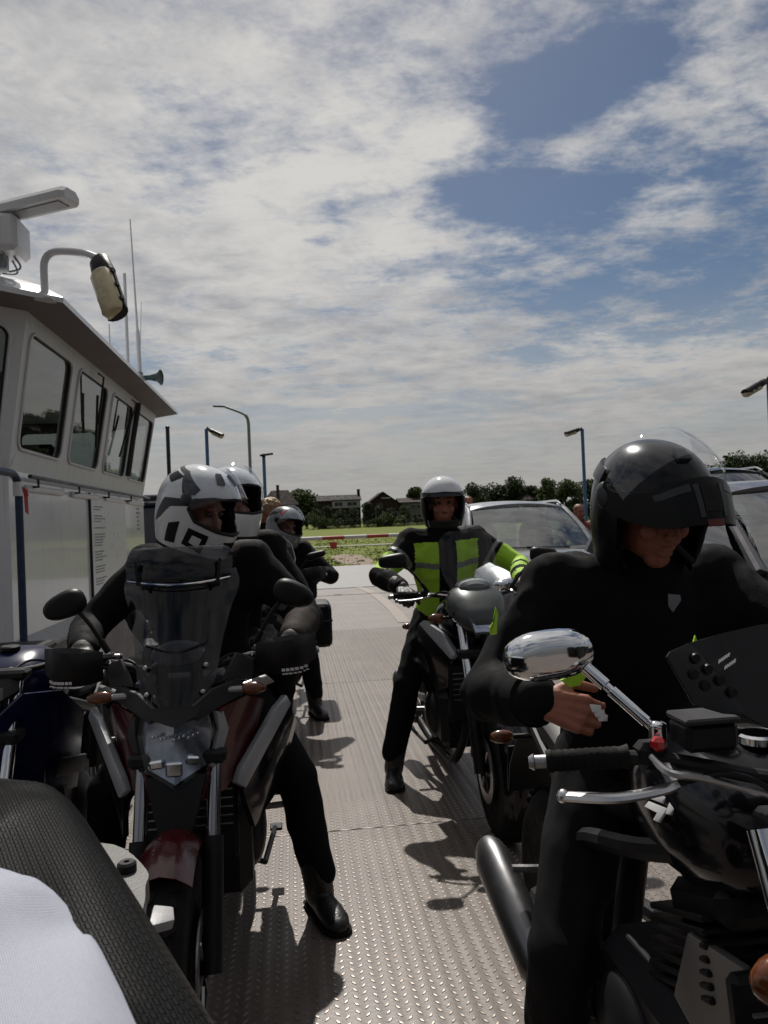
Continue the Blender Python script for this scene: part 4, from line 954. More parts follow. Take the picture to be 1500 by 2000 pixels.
def helmet_jet(parent, info):
    """open-faced white helmet with dark trim"""
    face = [(-62, 80), (-30, 72), (0, 70), (30, 72), (62, 80), (66, 110), (58, 141), (-58, 141), (-66, 110)]
    bm = NB(); shell(bm, inpoly(face), jet=True); me = to_obj('helmet', bm, [M_hwhite, M_lining], parent, smooth=60)
    me.location = info['head']+info['rot'] @ V((0, 0, .008)); me.rotation_euler = info['rot'].to_euler()
    bm = NB(); rim(bm, loop([(-62, 80), (-30, 72), (0, 70), (30, 72), (62, 80), (66, 110), (60, 139), (66, 139), (120, 139), (180, 139), (240, 139), (294, 139), (300, 139), (294, 110)][:7], 4)[:-4], .007, .99, True); to_obj('rim', bm, M_lining, me)
    bm = NB(); hpatch(bm, -100, 100, 70, 80, 1.012, 24, 3, .004, jet=True, tf=lambda p, u, t: p+V((0, 0, -.0*abs(u)))); to_obj('trim_band', bm, M_hgrey, me)
    for s in (-1, 1):
        bm = NB(); hpatch(bm, s*64, s*104, 82, 139, 1.012, 8, 10, .006, jet=True); to_obj('cheek_pad', bm, M_hblack, me)
    bm = NB(); hpatch(bm, -52, 52, 128, 140, .985, 14, 4, .02, jet=True); to_obj('chin_strap', bm, M_lining, me)
    return me
def helmet_flip(parent, info):
    """black flip-up helmet: chin bar raised to the brow, clear visor tipped up above it"""
    face = [(-70, 74), (-35, 68), (0, 66), (35, 68), (70, 74), (72, 110), (64, 141), (-64, 141), (-72, 110)]
    bm = NB(); shell(bm, inpoly(face)); me = to_obj('helmet', bm, [mat('helmet_matt_black', (.006, .006, .007), .22, var=.25, vscale=8, coat=.0, spec=.28), M_lining], parent, smooth=60)
    me.location = info['head']+info['rot'] @ V((0, -.014, .008)); me.rotation_euler = info['rot'].to_euler(); me.scale = (1.03, 1.03, 1.03)
    bm = NB(); rim(bm, loop(face[:7], 4)[:-4], .007, .99); to_obj('rim', bm, M_lining, me)
    pv = (0, .012, .035); rx = R(-47)
    def bar(bm, u0, u1, t0, t1, k, nu, nt, th):
        """piece of the chin bar; it narrows towards the pivots"""
        rows = []
        for i in range(nt+1):
            row = []
            for j in range(nu+1):
                u = u0+(u1-u0)*j/nu; f = min(1, abs(u)/92); t = t0+(t1-t0)*i/nt; t = 114+(t-118)*(1-.62*f*f)+4*(1-f*f)
                p = hsurf(u, t, k, .35); p = MX.Rotation(rx, 3, 'X') @ (p-V(pv))+V(pv)
                w = max(0, min(1, (f-.42)/.55)); w = w*w*(3-2*w); e_ = hsurf(math.copysign(90, u), 80, k+.012)+V((0, -.01, .052*(.5-(t0+(t1-t0)*i/nt-104)/30))); row.append(p.lerp(e_, w))
            rows.append(row)
        return sheet(bm, rows, th)
    bm = NB(); bar(bm, -90, 90, 104, 134, 1.05, 40, 12, .014); cb = to_obj('chin_bar', bm, M_hblack, me)
    for s in (-1, 1):
        bm = NB(); bar(bm, s*18, s*46, 107, 112, 1.085, 10, 2, .006); to_obj('chin_trim', bm, M_hgrey, cb)
        bm = NB(); bar(bm, s*11, s*16, 108, 129, 1.085, 3, 8, .008); to_obj('chin_trim', bm, M_hgrey, cb)
        bm = NB(); bar(bm, s*30, s*84, 127, 129, 1.075, 14, 2, .003); to_obj('chin_line', bm, M_hgrey, cb)
    bm = NB(); bar(bm, -10, 10, 110, 126, 1.08, 6, 6, .010); to_obj('vent_slot', bm, M_lining, cb)
    bm = NB(); bar(bm, -10, 10, 131, 135, 1.065, 6, 3, .010); to_obj('red_tab', bm, mat('dull_red_tab', (.10, .008, .008), .4), cb)
    bm = NB(); hpatch(bm, -76, 76, 58, 104, 1.055, 28, 10, .003, pivot=pv, rotx=R(-62)); to_obj('visor', bm, M_visor, me)
    for s in (-1, 1):
        bm = NB(); c = hsurf(s*88, 82, 1.035); ell(bm, c, (.013, .030, .030)); to_obj('pivot_cover', bm, M_hgrey, me)
    bm = NB(); hpatch(bm, -12, 12, 22, 34, 1.03, 8, 5, .01); to_obj('top_vent', bm, M_hgrey, me)
    for s in (-1, 1):
        bm = NB(); hpatch(bm, s*100, s*150, 60, 74, 1.02, 10, 4, .008); to_obj('rear_vent', bm, M_hgrey, me)
    return me
# ================================================================ motorcycles (local: front axle at the origin, nose to -Y)
M_disc = mat('brake_disc', (.40, .40, .41), .3, 1, var=.1)
M_red = mat('red_fairing', (.055, .002, .004), .26, var=.15, coat=.35)
M_silver = mat('silver_fairing', (.38, .39, .41), .3, .3, var=.06, coat=.3)
M_dgrey = mat('dark_grey_panel', (.030, .030, .034), .42, var=.15, spec=.3)
M_tintg = glass('tinted_screen', (.56, .56, .59), 1.45, .06)
M_clearg = glass('clear_screen', (.94, .955, .96), 1.4, .04)
M_dtint = glass('dark_screen', (.12, .12, .13), 1.5, .15, opacity=.03)
M_amber = mat('amber_lens', (.11, .030, .008), .2, coat=.3)
M_redlens = mat('red_lens', (.45, .02, .02), .2, coat=.6)
M_refl = mat('lamp_reflector', (.55, .58, .62), .12, 1, var=.2, vscale=40)
M_lampglass = glass('lamp_glass', (.90, .93, .98), 1.55)
M_printw = mat('white_print', (.6, .6, .6), .5)
M_mirror = mat('mirror_glass', (.7, .7, .7), .03, 1, var=.0)

def wheel(parent, name, y, R0, w, rim_m, disc=True, spokes=5, rims=.72):
    bm = NB(); r = R0*rims
    lathe(bm, [(r*.96, -w*.36), (r*1.02, -w*.40), (r*1.03, -w*.34), (r*.93, -w*.12), (r*.93, w*.12), (r*1.03, w*.34), (r*1.02, w*.40), (r*.96, w*.36), (r*.86, w*.1), (r*.86, -w*.1)], (0, y, R0), 'X', 40, close=True)
    tube(bm, [(-.07, y, R0), (.07, y, R0)], .035, 14); tube(bm, [(-.10, y, R0), (.10, y, R0)], .012, 10)
    for k in range(spokes):
        for da in (-.12, .12):
            a = 2*pi*k/spokes+da*.6; b = 2*pi*k/spokes+da*1.6
            tube(bm, [(0, y+cos(a)*.03, R0+sin(a)*.03), (0, y+cos(b)*r*.9, R0+sin(b)*r*.9)], [.016, .011], 7)
    wh = to_obj(name, bm, rim_m, parent)
    bm = NB(); prof = []
    for i in range(15):
        a = R(-112+224*i/14); prof.append((R0-w*.46+cos(a)*w*.46, sin(a)*w*.5))
    lathe(bm, prof, (0, y, R0), 'X', 48); to_obj('tyre', bm, M_rubber, wh)
    bm = NB()
    for k in range(36):                                              # tread grooves as raised blocks
        for s in (-1, 1):
            a = 2*pi*(k+(.5 if s > 0 else 0))/36; c = V((s*w*.22, y+cos(a)*(R0-.004), R0+sin(a)*(R0-.004)))
            box(bm, c, (w*.26, .030, .010), .002, MX.Rotation(a-pi/2, 3, 'X') @ MX.Rotation(s*.5, 3, 'Z'))
    stuff(to_obj('tread_block', bm, M_rubber, wh))
    if disc:
        for s in (-1, 1):
            bm = NB(); lathe(bm, [(.145, -.0025), (.145, .0025), (.10, .0025), (.10, -.0025)], (s*.075, y, R0), 'X', 32, close=True)
            for k in range(6): a = 2*pi*k/6; tube(bm, [(s*.075, y+cos(a)*.04, R0+sin(a)*.04), (s*.075, y+cos(a)*.105, R0+sin(a)*.105)], .006, 5)
            d = to_obj('brake_disc', bm, M_disc, wh)
            bm = NB(); box(bm, (s*.083, y+.13, R0+.06), (.045, .05, .10), .012, MX.Rotation(.5, 3, 'X')); to_obj('caliper', bm, M_dsteel, d)
    return wh
def mirror(parent, base, head, w=.13, h=.075, m=M_black, stalk_m=None, tilt=0.0, round_=False, yaw=0.0, pw=.55):
    bm = NB(); base, head = V(base), V(head); mid = base.lerp(head, .55)+V((0, -.01, .02)); tube(bm, bend([base, mid, head], .06), .0065, 8)
    tube(bm, [base, base.lerp(mid, .4)], .010, 8); st = to_obj('mirror', bm, stalk_m or m, parent)
    rot = MX.Rotation(yaw, 3, 'Z') @ MX.Rotation(tilt, 3, 'Y'); bm = NB(); sg = 1 if head.x > base.x else -1
    c = head+V((sg*w*.22, 0, h*.1)); rings = []
    for y, s in ((-.030, .45), (-.026, .72), (-.016, .92), (0, 1.0), (.012, .985), (.016, .93)):
        rg_ = []
        for i in range(28):
            a = 2*pi*i/28; x = math.copysign(abs(cos(a))**pw, cos(a))*w/2*s; z = math.copysign(abs(sin(a))**pw, sin(a))*h/2*s; z *= 1-.16*(x*sg)/(w/2) if not round_ else 1
            rg_.append(c+rot @ V((x, y, z)))
        rings.append(rg_)
    loft(bm, rings); to_obj('mirror_housing', bm, m, st)
    bm = NB(); bm.faces.new([bm.verts.new(c+rot @ V((math.copysign(abs(cos(a))**pw, cos(a))*w*.45, .018, math.copysign(abs(sin(a))**pw, sin(a))*h*.44))) for a in [2*pi*i/28 for i in range(28)]]); to_obj('mirror_glass', bm, M_mirror, st, smooth=0)
    return st
def signal(parent, p, d, m=M_amber, L=.075, r=.024, body=M_black):
    p, d = V(p), V(d).normalized(); bm = NB(); tube(bm, [p, p+d*.06], .009, 8); o = to_obj('turn_signal', bm, body, parent)
    c = p+d*(.06+L*.45); bm = NB(); rot = d.to_track_quat('X', 'Z').to_matrix(); ell(bm, c, (L*.55, r*.85, r), rot, 14, 10); to_obj('signal_lens', bm, m, o); return o
def common(t, c):
    """chassis shared by the machines; c: dict of options"""
    wb = c.get('wb', 1.5); W = c.get('wheel_m', M_dsteel); rk = c.get('rake', .30)
    wheel(t, 'front_wheel', 0, .31, .12, W); wheel(t, 'rear_wheel', wb, .31, .17, W, disc=False)
    fm = c.get('fork_m', M_chrome)
    for s in (-1, 1):
        x = s*c.get('fork_x', .098); bm = NB(); tube(bm, [(x, -.01, .30), (x, rk*.42, .60)], .029, 12); ft = to_obj('fork_leg', bm, M_dsteel, t)
        bm = NB(); tube(bm, [(x, rk*.40, .585), (x, rk, .98)], .0205, 12); to_obj('fork_tube', bm, fm, ft)
    bm = NB(); box(bm, (0, rk, .985), (.27, .075, .035), .01); to_obj('yoke', bm, M_dsteel, t); bm = NB(); box(bm, (0, rk*.72, .80), (.27, .085, .04), .01); to_obj('yoke', bm, M_dsteel, t)
    # front mudguard
    if 'fender' in c:
        a0, a1 = c.get('fender_arc', (-20, 115)); bm = NB()
        sheet(bm, [[(.072*s_, -cos(R(a))*(.345-.045*s_*s_), .31+sin(R(a))*(.345-.045*s_*s_)) for s_ in (-1, -.85, -.5, 0, .5, .85, 1)] for a in [180-(a0+(a1-a0)*i/12) if False else a0+(a1-a0)*i/12 for i in range(13)]], .004); to_obj('front_mudguard', bm, c['fender'], t)
    em = c.get('engine_m', M_dsteel); bm = NB()
    box(bm, (0, .66, .42), (.36, .42, .30), .04); ell(bm, (.17, .70, .40), (.05, .13, .13), nu=20); ell(bm, (-.17, .72, .40), (.05, .13, .13), nu=20)
    for k in range(7): box(bm, (0, .56, .60+.022*k), (.30, .24-.006*k, .012), .003, MX.Rotation(-.35, 3, 'X'))
    box(bm, (0, .53, .76), (.26, .2, .07), .02, MX.Rotation(-.35, 3, 'X')); to_obj('engine', bm, em, t)
    bm = NB(); box(bm, (0, .37, .58), (.30, .035, .28), .01, MX.Rotation(-.15, 3, 'X')); rd = to_obj('radiator', bm, M_black, t); bm = NB()
    for k in range(9): box(bm, (0, .349, .47+.026*k), (.27, .006, .004))
    stuff(to_obj('radiator_fin', bm, M_alu, rd))
    bm = NB()
    for s in (-1, 1):
        tube(bm, bend([(s*.03, .36, .92), (s*.16, .60, .82), (s*.17, 1.0, .70), (s*.14, 1.05, .40)], .12), .022, 8); tube(bm, bend([(s*.03, .36, .86), (s*.13, .42, .55), (s*.13, .55, .26), (s*.13, .98, .26), (s*.14, 1.05, .45)], .08), .016, 8); tube(bm, [(s*.16, .98, .72), (s*.10, 1.55, .84)], .016, 8)
    to_obj('frame', bm, M_dsteel, t)
    bm = NB()
    for s in (-1, 1): tube(bm, bend([(s*.10, 1.0, .40), (s*.13, 1.2, .37), (s*.11, wb, .31)], .1), .026, 8)
    to_obj('swing_arm', bm, M_dsteel, t); bm = NB(); tube(bm, [(0, 1.05, .62), (0, 1.13, .36)], .035, 12); to_obj('shock', bm, M_dsteel, t)
    # tank, seat, tail
    tm = c.get('tank_m', M_blackg); bm = NB()
    rows = interp([(.36, .05, .84, .93), (.42, .13, .80, 1.0), (.55, .165, .76, 1.04), (.70, .155, .76, 1.02), (.84, .11, .77, .94), (.92, .08, .78, .87)], 4)
    loft(bm, [[(w*math.copysign(abs(cos(a))**.7, cos(a)), y, (z0+z1)/2+(z1-z0)/2*math.copysign(abs(sin(a))**.8, sin(a))) for a in [2*pi*i/20 for i in range(20)]] for y, w, z0, z1 in rows]); to_obj('tank', bm, tm, t)
    bm = NB(); lathe(bm, [(.0, .0), (.035, .0), (.035, .012), (.03, .016), (.0, .016)], (0, .52, 1.035), 'Z', 18); to_obj('filler_cap', bm, M_chrome if c.get('chrome') else M_dsteel, t)
    bm = NB(); rows = interp([(.86, .085, .76, .835), (.95, .13, .75, .815), (1.10, .15, .75, .82), (1.22, .135, .77, .86), (1.45, .115, .80, .885), (1.58, .06, .83, .89)], 3)
    loft(bm, [[(w*math.copysign(abs(cos(a))**.6, cos(a)), y, (z0+z1)/2+(z1-z0)/2*math.copysign(abs(sin(a))**.7, sin(a))) for a in [2*pi*i/16 for i in range(16)]] for y, w, z0, z1 in rows]); to_obj('seat', bm, M_black, t)
    bm = NB(); rows = [(.95, .14, .66, .75), (1.2, .135, .68, .77), (1.5, .10, .74, .83), (1.70, .05, .82, .88)]
    loft(bm, [[(w*math.copysign(abs(cos(a))**.6, cos(a)), y, (z0+z1)/2+(z1-z0)/2*math.copysign(abs(sin(a))**.7, sin(a))) for a in [2*pi*i/14 for i in range(14)]] for y, w, z0, z1 in rows]); tl = to_obj('tail', bm, c.get('tail_m', tm), t)
    bm = NB(); box(bm, (0, 1.70, .83), (.14, .03, .05), .01); to_obj('tail_light', bm, M_redlens, tl)
    bm = NB(); sheet(bm, [[(x, y, z) for x in (-.09, -.045, 0, .045, .09)] for y, z in ((1.55, .78), (1.72, .72), (1.82, .60), (1.85, .50))], .006); box(bm, (0, 1.85, .58), (.18, .008, .16), .002, MX.Rotation(.2, 3, 'X')); to_obj('rear_mudguard', bm, M_black, t)
    for s in (-1, 1): signal(t, (s*.06, 1.66, .74), (s, .1, 0), r=.022)
    # exhaust
    s = c.get('ex_side', -1); em2 = c.get('ex_m', M_steel); bm = NB(); tube(bm, bend([(s*.05, .42, .62), (s*.07, .36, .40), (s*.12, .45, .20), (s*.16, .95, .20), (s*.20, 1.12, .28)], .10), .022, 10); ex = to_obj('exhaust', bm, M_dsteel, t)
    e0, e1 = c.get('ex', ((s*.21, 1.10, .27), (s*.25, 1.54, .455))); e0, e1 = V(e0), V(e1); d = e1-e0; fr = frames([e0, e1])[0]; bm = NB()
    loft(bm, [[e0+d*f+(fr[1]*cos(x)*.8+fr[2]*sin(x))*r for x in [2*pi*i/20 for i in range(20)]] for f, r in ((0, .025), (.08, .05), (.14, .066), (.85, .068), (.95, .055), (1, .04), (1.0, .03), (.9, .028))]); to_obj('silencer', bm, em2, ex)
    # pegs, stand
    for s in (-1, 1):
        bm = NB(); tube(bm, [(s*.16, .98, .36), (s*.28, .98, .365)], .013, 8); tube(bm, [(s*.15, 1.0, .45), (s*.16, .98, .36)], .012, 6); to_obj('foot_peg', bm, M_alu, t)
        bm = NB(); tube(bm, [(s*.13, 1.3, .48), (s*.24, 1.3, .49)], .011, 8); tube(bm, [(s*.11, 1.3, .66), (s*.13, 1.3, .48)], .011, 6); to_obj('pillion_peg', bm, M_alu, t)
    bm = NB(); sx = c.get('stand', 1); tube(bm, [(sx*.14, .80, .25), (sx*.20, .86, .20), (sx*.23, 1.18, .20)], .011, 7); box(bm, (sx*.235, 1.2, .195), (.05, .06, .012), .003); to_obj('side_stand', bm, M_dsteel, t)
    # bars
    hz, hy, hw = c.get('bar', (1.06, .44, .385)); bm = NB(); pts = [(-hw, hy+.10, hz-.005), (-hw+.16, hy+.055, hz+.005), (-.10, hy-.06, hz-.01), (.10, hy-.06, hz-.01), (hw-.16, hy+.055, hz+.005), (hw, hy+.10, hz-.005)]
    tube(bm, bend(pts, .06), .0115, 10)
    for s in (-1, 1): tube(bm, [(s*.05, hy-.06, hz-.01), (s*.05, rk, .98)], .018, 8)
    hb = to_obj('handlebar', bm, c.get('bar_m', M_dsteel), t)
    for s in (-1, 1):
        a, b = V((s*hw, hy+.10, hz-.005)), V((s*(hw-.125), hy+.067, hz+.003)); d = (b-a).normalized(); bm = NB()
        tube(bm, [a, a+d*.008, a+d*.012, a+d*.118, b+d*.0], [.017, .019, .0165, .0165, .02], 14)
        for k in range(9): tube(bm, [a+d*(.018+k*.011), a+d*(.024+k*.011)], .0178, 12)
        to_obj('grip', bm, M_rubber, hb)
        bm = NB(); tube(bm, [a-d*.028, a-d*.02, a-d*.018, a], [.009, .0135, .011, .011], 12); to_obj('bar_end', bm, M_alu, hb)
        bm = NB(); box(bm, b+d*.035+V((0, 0, .002)), (.05, .042, .042), .01); to_obj('switch_block', bm, M_black, hb)
        lz = c.get('lever_dz', 0); lv0 = b+d*.05+V((0, -.045, -.01-lz)); lv = [lv0, lv0-d*.03+V((0, -.012, -.004)), lv0-d*.10+V((0, -.022, -.008)), lv0-d*.17+V((0, -.002, -.008))]; bm = NB()
        tube(bm, [V(p) for p in interp([tuple(p) for p in lv], 4)], c.get('lever_r', .007), 8, flat=.7); ell(bm, lv[-1], (.011, .011, .011)); tube(bm, [b+d*.05, lv0], .012, 8); to_obj('lever', bm, c.get('lever_m', M_alu), hb)
        bm = NB(); tube(bm, bend([lv0, lv0+d*.08+V((0, -.03, .03)), V((s*.06, rk-.05, .98)), V((s*.05, rk, .80))], .05), .0045, 6); to_obj('cable', bm, M_black, hb)
    return hb
def handguard(parent, s, hw, hy, hz, m=M_black, text=None):
    bm = NB(); rows = []
    for z, k in ((-.075, .55), (-.055, .82), (-.02, 1.0), (.02, 1.0), (.05, .85), (.065, .55)):
        rows.append([(s*(hw-.165+.18*f), hy-.045-.065*sin(pi*min(1, .08+f*.94))*k+.12*max(0, f-.75)*1.6, hz+.78*z*(.60+.4*sin(pi*min(1, .12+f*.8)))+.015*f) for f in [i/12 for i in range(13)]])
    sheet(bm, rows, .006); g = to_obj('hand_guard', bm, m, parent)
    if text:
        rg = random.Random(4+s); bm = NB(); x = hw-.075
        for r_ in range(2):
            x = hw-.085
            while x < hw-.012:
                w = rg.uniform(.006, .012); f = (x-hw+.165)/.18; y = hy-.045-.065*sin(pi*min(1, .08+f*.94))*.86-.007+.12*max(0, f-.75)*1.6
                box(bm, (s*x, y, hz-.038-.012*r_), (w, .0015, .008 if r_ == 0 else .004)); x += w+.003
        stuff(to_obj('printed_text', bm, M_printw, g, smooth=0))
    return g
# ================================================================ machine A: red and black tourer
M_polish = mat('polished_fork', (.30, .30, .32), .12, 1, var=.1)
A = thing('motorcycle', 'red and black touring motorcycle with tall tinted screen and square headlight', 'motorcycle', (-.345, 2.05, 0))
common(A, dict(fork_m=M_polish, fender=M_red, fender_arc=(64, 128), tank_m=M_blackg, bar=(1.05, .33, .39), lever_m=M_dsteel, stand=1, ex_side=-1))
def AO(name, bm, m, parent):
    """nose part: the nose sits ahead of the fork"""
    if parent is A: bmesh.ops.translate(bm, vec=(0, -.125, 0), verts=bm.verts)
    else: bmesh.ops.translate(bm, vec=(0, -.125, 0), verts=bm.verts)
    return to_obj(name, bm, m, parent)
# nose: lamp, brow, cowls
hl = [(-.100, .325, .930), (-.062, .290, .922), (0, .268, .912), (.062, .290, .922), (.100, .325, .930), (.112, .335, .87), (.088, .300, .775), (0, .255, .735), (-.088, .300, .775), (-.112, .335, .87)]
bm = NB(); panel(bm, [(x, y+.035, z) for x, y, z in hl], .05, .006, nrm=(0, -1, .15)); lamp = AO('headlight', bm, M_black, A)
bm = NB(); k = [(x*.90, y+.002, .835+(z-.835)*.90) for x, y, z in hl]; panel(bm, k, .006, .001, nrm=(0, -1, .15)); AO('reflector', bm, mat('lamp_bowl', (.55, .60, .66), .22, .9, var=.5, vscale=22), lamp)
bm = NB()
for x, z, w, h in ((-.050, .800, .040, .024), (.0, .790, .046, .040), (.048, .806, .036, .024)):
    bm = NB(); box(bm, (x, .250+.42*abs(x), z), (w, .014, h), .005, MX.Rotation(x*2, 3, 'Y')); AO('led', bm, M_refl, lamp)
bm = NB()
for i in range(11): x = -.06+.012*i; box(bm, (x, .258+.45*abs(x), .872+.004*sin(i*2.1)), (.009, .010, .010), .003)
stuff(AO('led_row', bm, M_refl, lamp))
bm = NB(); panel(bm, [(x*.97, y-.012, .835+(z-.835)*.97) for x, y, z in hl], .004, .001, nrm=(0, -1, .15)); AO('lens', bm, M_lampglass, lamp)
for s in (-1, 1):
    m = lambda q: [(s*x, y, z) for x, y, z in q]
    bm = NB(); panel(bm, m([(.104, .33, .925), (.125, .345, .92), (.137, .36, .865), (.105, .325, .765), (.088, .305, .775), (.113, .34, .87)]), .02, .004); AO('lamp_surround', bm, M_silver if s > 0 else M_dgrey, lamp)
    bm = NB(); panel(bm, m([(.115, .33, .930), (.19, .42, .945), (.235, .55, .90), (.20, .50, .80), (.125, .36, .69), (.055, .27, .69), (.085, .30, .765), (.13, .35, .865)]), .012, .003); AO('side_cowl', bm, M_red, A)
    bm = NB(); panel(bm, m([(.30, .62, .895), (.315, .64, .86), (.175, .40, .675), (.150, .375, .70), (.165, .39, .74), (.27, .57, .87)]), .022, .006); AO('silver_strip', bm, M_silver, A)
    bm = NB(); panel(bm, m([(.31, .645, .86), (.33, .80, .76), (.26, .75, .55), (.19, .50, .52), (.165, .40, .67)]), .02, .005); AO('lower_cowl', bm, M_blackg, A)
    bm = NB(); panel(bm, m([(.05, .27, .955), (.10, .32, .99), (.17, .40, 1.0), (.20, .45, .955), (.115, .335, .935), (.06, .28, .91)]), .014, .004); AO('upper_cowl', bm, M_dgrey, A)
    bm = NB(); panel(bm, m([(.125, .37, 1.0), (.165, .42, 1.075), (.215, .46, 1.045), (.205, .45, .985)]), .012, .004); AO('air_deflector', bm, M_dgrey, A)
    bm = NB(); panel(bm, m([(.17, .42, .975), (.25, .50, .985), (.27, .55, .955), (.19, .46, .945)]), .012, .003); AO('trim_panel', bm, M_silver, A)
    signal(A, (s*.125, .245, .975), (s, -.05, .0), r=.018, L=.07, body=M_alu)
bm = NB(); panel(bm, [(-.075, .285, .952), (0, .26, .962), (.075, .285, .952), (.065, .275, .925), (0, .25, .905), (-.065, .275, .925)], .02, .004); AO('beak', bm, M_dgrey, A)
bm = NB(); panel(bm, [(-.085, .29, .76), (.085, .29, .76), (.06, .26, .67), (.04, .22, .60), (-.04, .22, .60), (-.06, .26, .67)], .02, .004); AO('chin_panel', bm, M_black, A)
# screen: tall main pane with a clip-on spoiler
bm = NB(); screen(bm, interp([(.935, .060, .275, .02), (1.00, .105, .31, .035), (1.10, .125, .36, .05), (1.20, .150, .415, .07), (1.27, .175, .45, .085), (1.32, .165, .475, .085)], 4)); sc = AO('windscreen', bm, M_tintg, A)
bm = NB(); screen(bm, interp([(1.290, .135, .435, .05), (1.300, .152, .430, .05), (1.345, .160, .445, .055), (1.385, .150, .470, .055), (1.395, .12, .478, .05)], 4)); sp = AO('spoiler', bm, M_tintg, sc)
bm = NB(); tube(bm, [(x, .427+.05*(x/.152)**2, 1.298-.014*cos(x*10)) for x in [(-.152+.304*i/14) for i in range(15)]], .0035, 6); AO('spoiler_edge', bm, M_chrome, sp)
for s in (-1, 1):
    bm = NB(); tube(bm, [(s*.118, .452, 1.285), (s*.125, .462, 1.355)], .010, 8, flat=.5); AO('spoiler_clip', bm, M_black, sp)
for x, z, y in ((-.085, 1.055, .35), (.085, 1.055, .35), (-.078, .985, .315), (.078, .985, .315)):
    bm = NB(); ell(bm, (x, y-.004, z), (.008, .006, .008)); AO('screw', bm, M_steel, sc)
bm = NB(); loft(bm, [[(w*cos(a), y, 1.085+h*sin(a)) for a in [2*pi*i/16 for i in range(16)]] for y, w, h in ((.37, .055, .02), (.375, .075, .032), (.43, .075, .034), (.44, .05, .025))]); AO('instrument_pod', bm, M_silver, A)
bm = NB(); tube(bm, bend([(-.085, .372, 1.115), (-.03, .360, 1.098), (0, .358, 1.090), (.03, .360, 1.098), (.085, .372, 1.115)], .01), .004, 6); AO('pod_trim', bm, M_black, A)
for s in (-1, 1):
    handguard(A, s, .39, .375, 1.055, M_black, text=True)
    mirror(A, (s*.22, .37, 1.085), (s*.315, .37, 1.225), .130, .080, M_black, tilt=.38*s, pw=.8)
# ---------------------------------------------------------------- rider and passenger of A
def r_(yaw, pitch=0, roll=0): return hrot(R(yaw), R(pitch), R(roll))
ax, ay = -.345, 2.05
J = dict(hip=V((ax, 2.98, .90)), chest=V((ax+.005, 2.93, 1.22)), neck=V((ax+.01, 2.87, 1.40)), head=V((-.33, 2.80, 1.515)), rot=r_(56, 20), yaw=0,
    hl=V((ax-.33, 2.55, 1.075)), hr=V((ax+.33, 2.55, 1.075)), fdl=V((0, -1, -.15)), fdr=V((0, -1, -.15)), pl=V((0, -.1, -1)), pr=V((0, -.1, -1)),
    fl=V((ax-.40, 2.93, .095)), fr=V((.055, 2.90, .095)), tr=V((.35, -1, 0)), tl=V((-.4, -1, 0)), kr=V((.8, -1, .3)), kl=V((-.8, -1, .3)))
def j1(c, g):
    for s in 'lr':
        sh, el = g['sh'][s], g['lim'][s][0]
        q_ = c-sh.lerp(el, .62)
        if s == 'r' and q_.length < .085 and q_.y < -.035 and abs(q_.x) < .03 and abs(q_.z) < .045: return 2
        if (c-g['lim'][s][1]).length < .20 and s == 'r': return 1
    if (c-g['neck']).length < .15 and c.z > g['neck'].z-.09: return 1
    return 0
M_patch = mat('reflective_patch', (.07, .07, .065), .45)
p1, i1 = person('person', 'rider in black with white graphic full-face helmet, astride the red and black tourer', J, M_jblack, M_jeans, glovem=M_glove, jfn=j1, jmats=[M_jblack, M_jbrown, M_patch], seed=1, hand_over=dict(l=dict(curl=(55, 75, 55)), r=dict(curl=(55, 75, 55))), group=None)
helmet_full(p1, i1, M_hwhite, 'graphic')
J = dict(hip=V((-.32, 3.44, .95)), chest=V((-.30, 3.40, 1.25)), neck=V((-.28, 3.38, 1.42)), head=V((-.262, 3.34, 1.545)), rot=r_(38, 2), yaw=0,
    hl=V((-.56, 3.12, 1.02)), hr=V((-.10, 3.12, 1.02)), fdl=V((.3, -1, -.2)), fdr=V((-.3, -1, -.2)),
    fl=V((-.57, 3.22, .50)), fr=V((-.12, 3.22, .50)), kl=V((-.4, -1, .2)), kr=V((.35, -1, .2)), tl=V((-.1, -1, 0)), tr=V((.1, -1, 0)))
p2, i2 = person('person', 'passenger in plain white helmet seated behind the rider with the graphic helmet', J, M_jblack, M_jeans, glovem=M_glove, seed=2)
helmet_full(p2, i2, M_hwhite, 'plain')

# ================================================================ machine B
B = thing('motorcycle', 'black motorcycle with tall clear windscreen parked behind the red and black tourer', 'motorcycle', (-.17, 5.12, 0))
common(B, dict(fender=M_black, bar=(1.08, .44, .39), stand=1))
bm = NB(); screen(bm, interp([(.98, .10, .30, .04), (1.08, .16, .35, .07), (1.20, .185, .41, .09), (1.30, .165, .45, .08), (1.36, .11, .47, .05)], 4)); sc = to_obj('windscreen', bm, M_clearg, B)
bm = NB(); tube(bm, [(x, y, z) for x, y, z in [(-.16, .42, 1.08), (-.19, .50, 1.20), (-.168, .53, 1.30), (-.11, .52, 1.362), (0, .47, 1.372), (.11, .52, 1.362), (.168, .53, 1.30), (.19, .50, 1.20), (.16, .42, 1.08)]], .004, 6); to_obj('screen_edge', bm, M_alu, sc)
bm = NB(); panel(bm, [(.02, .335, 1.12), (.12, .362, 1.13), (.125, .352, 1.08), (.025, .325, 1.075)], .003); to_obj('sticker', bm, M_printw, sc)
bm = NB(); ell(bm, (0, .32, .86), (.115, .10, .105)); ell(bm, (0, .40, .95), (.17, .12, .08)); to_obj('front_cowl', bm, M_blackg, B)
bm = NB(); ell(bm, (0, .225, .86), (.09, .03, .085)); to_obj('headlight', bm, M_lampglass, B)
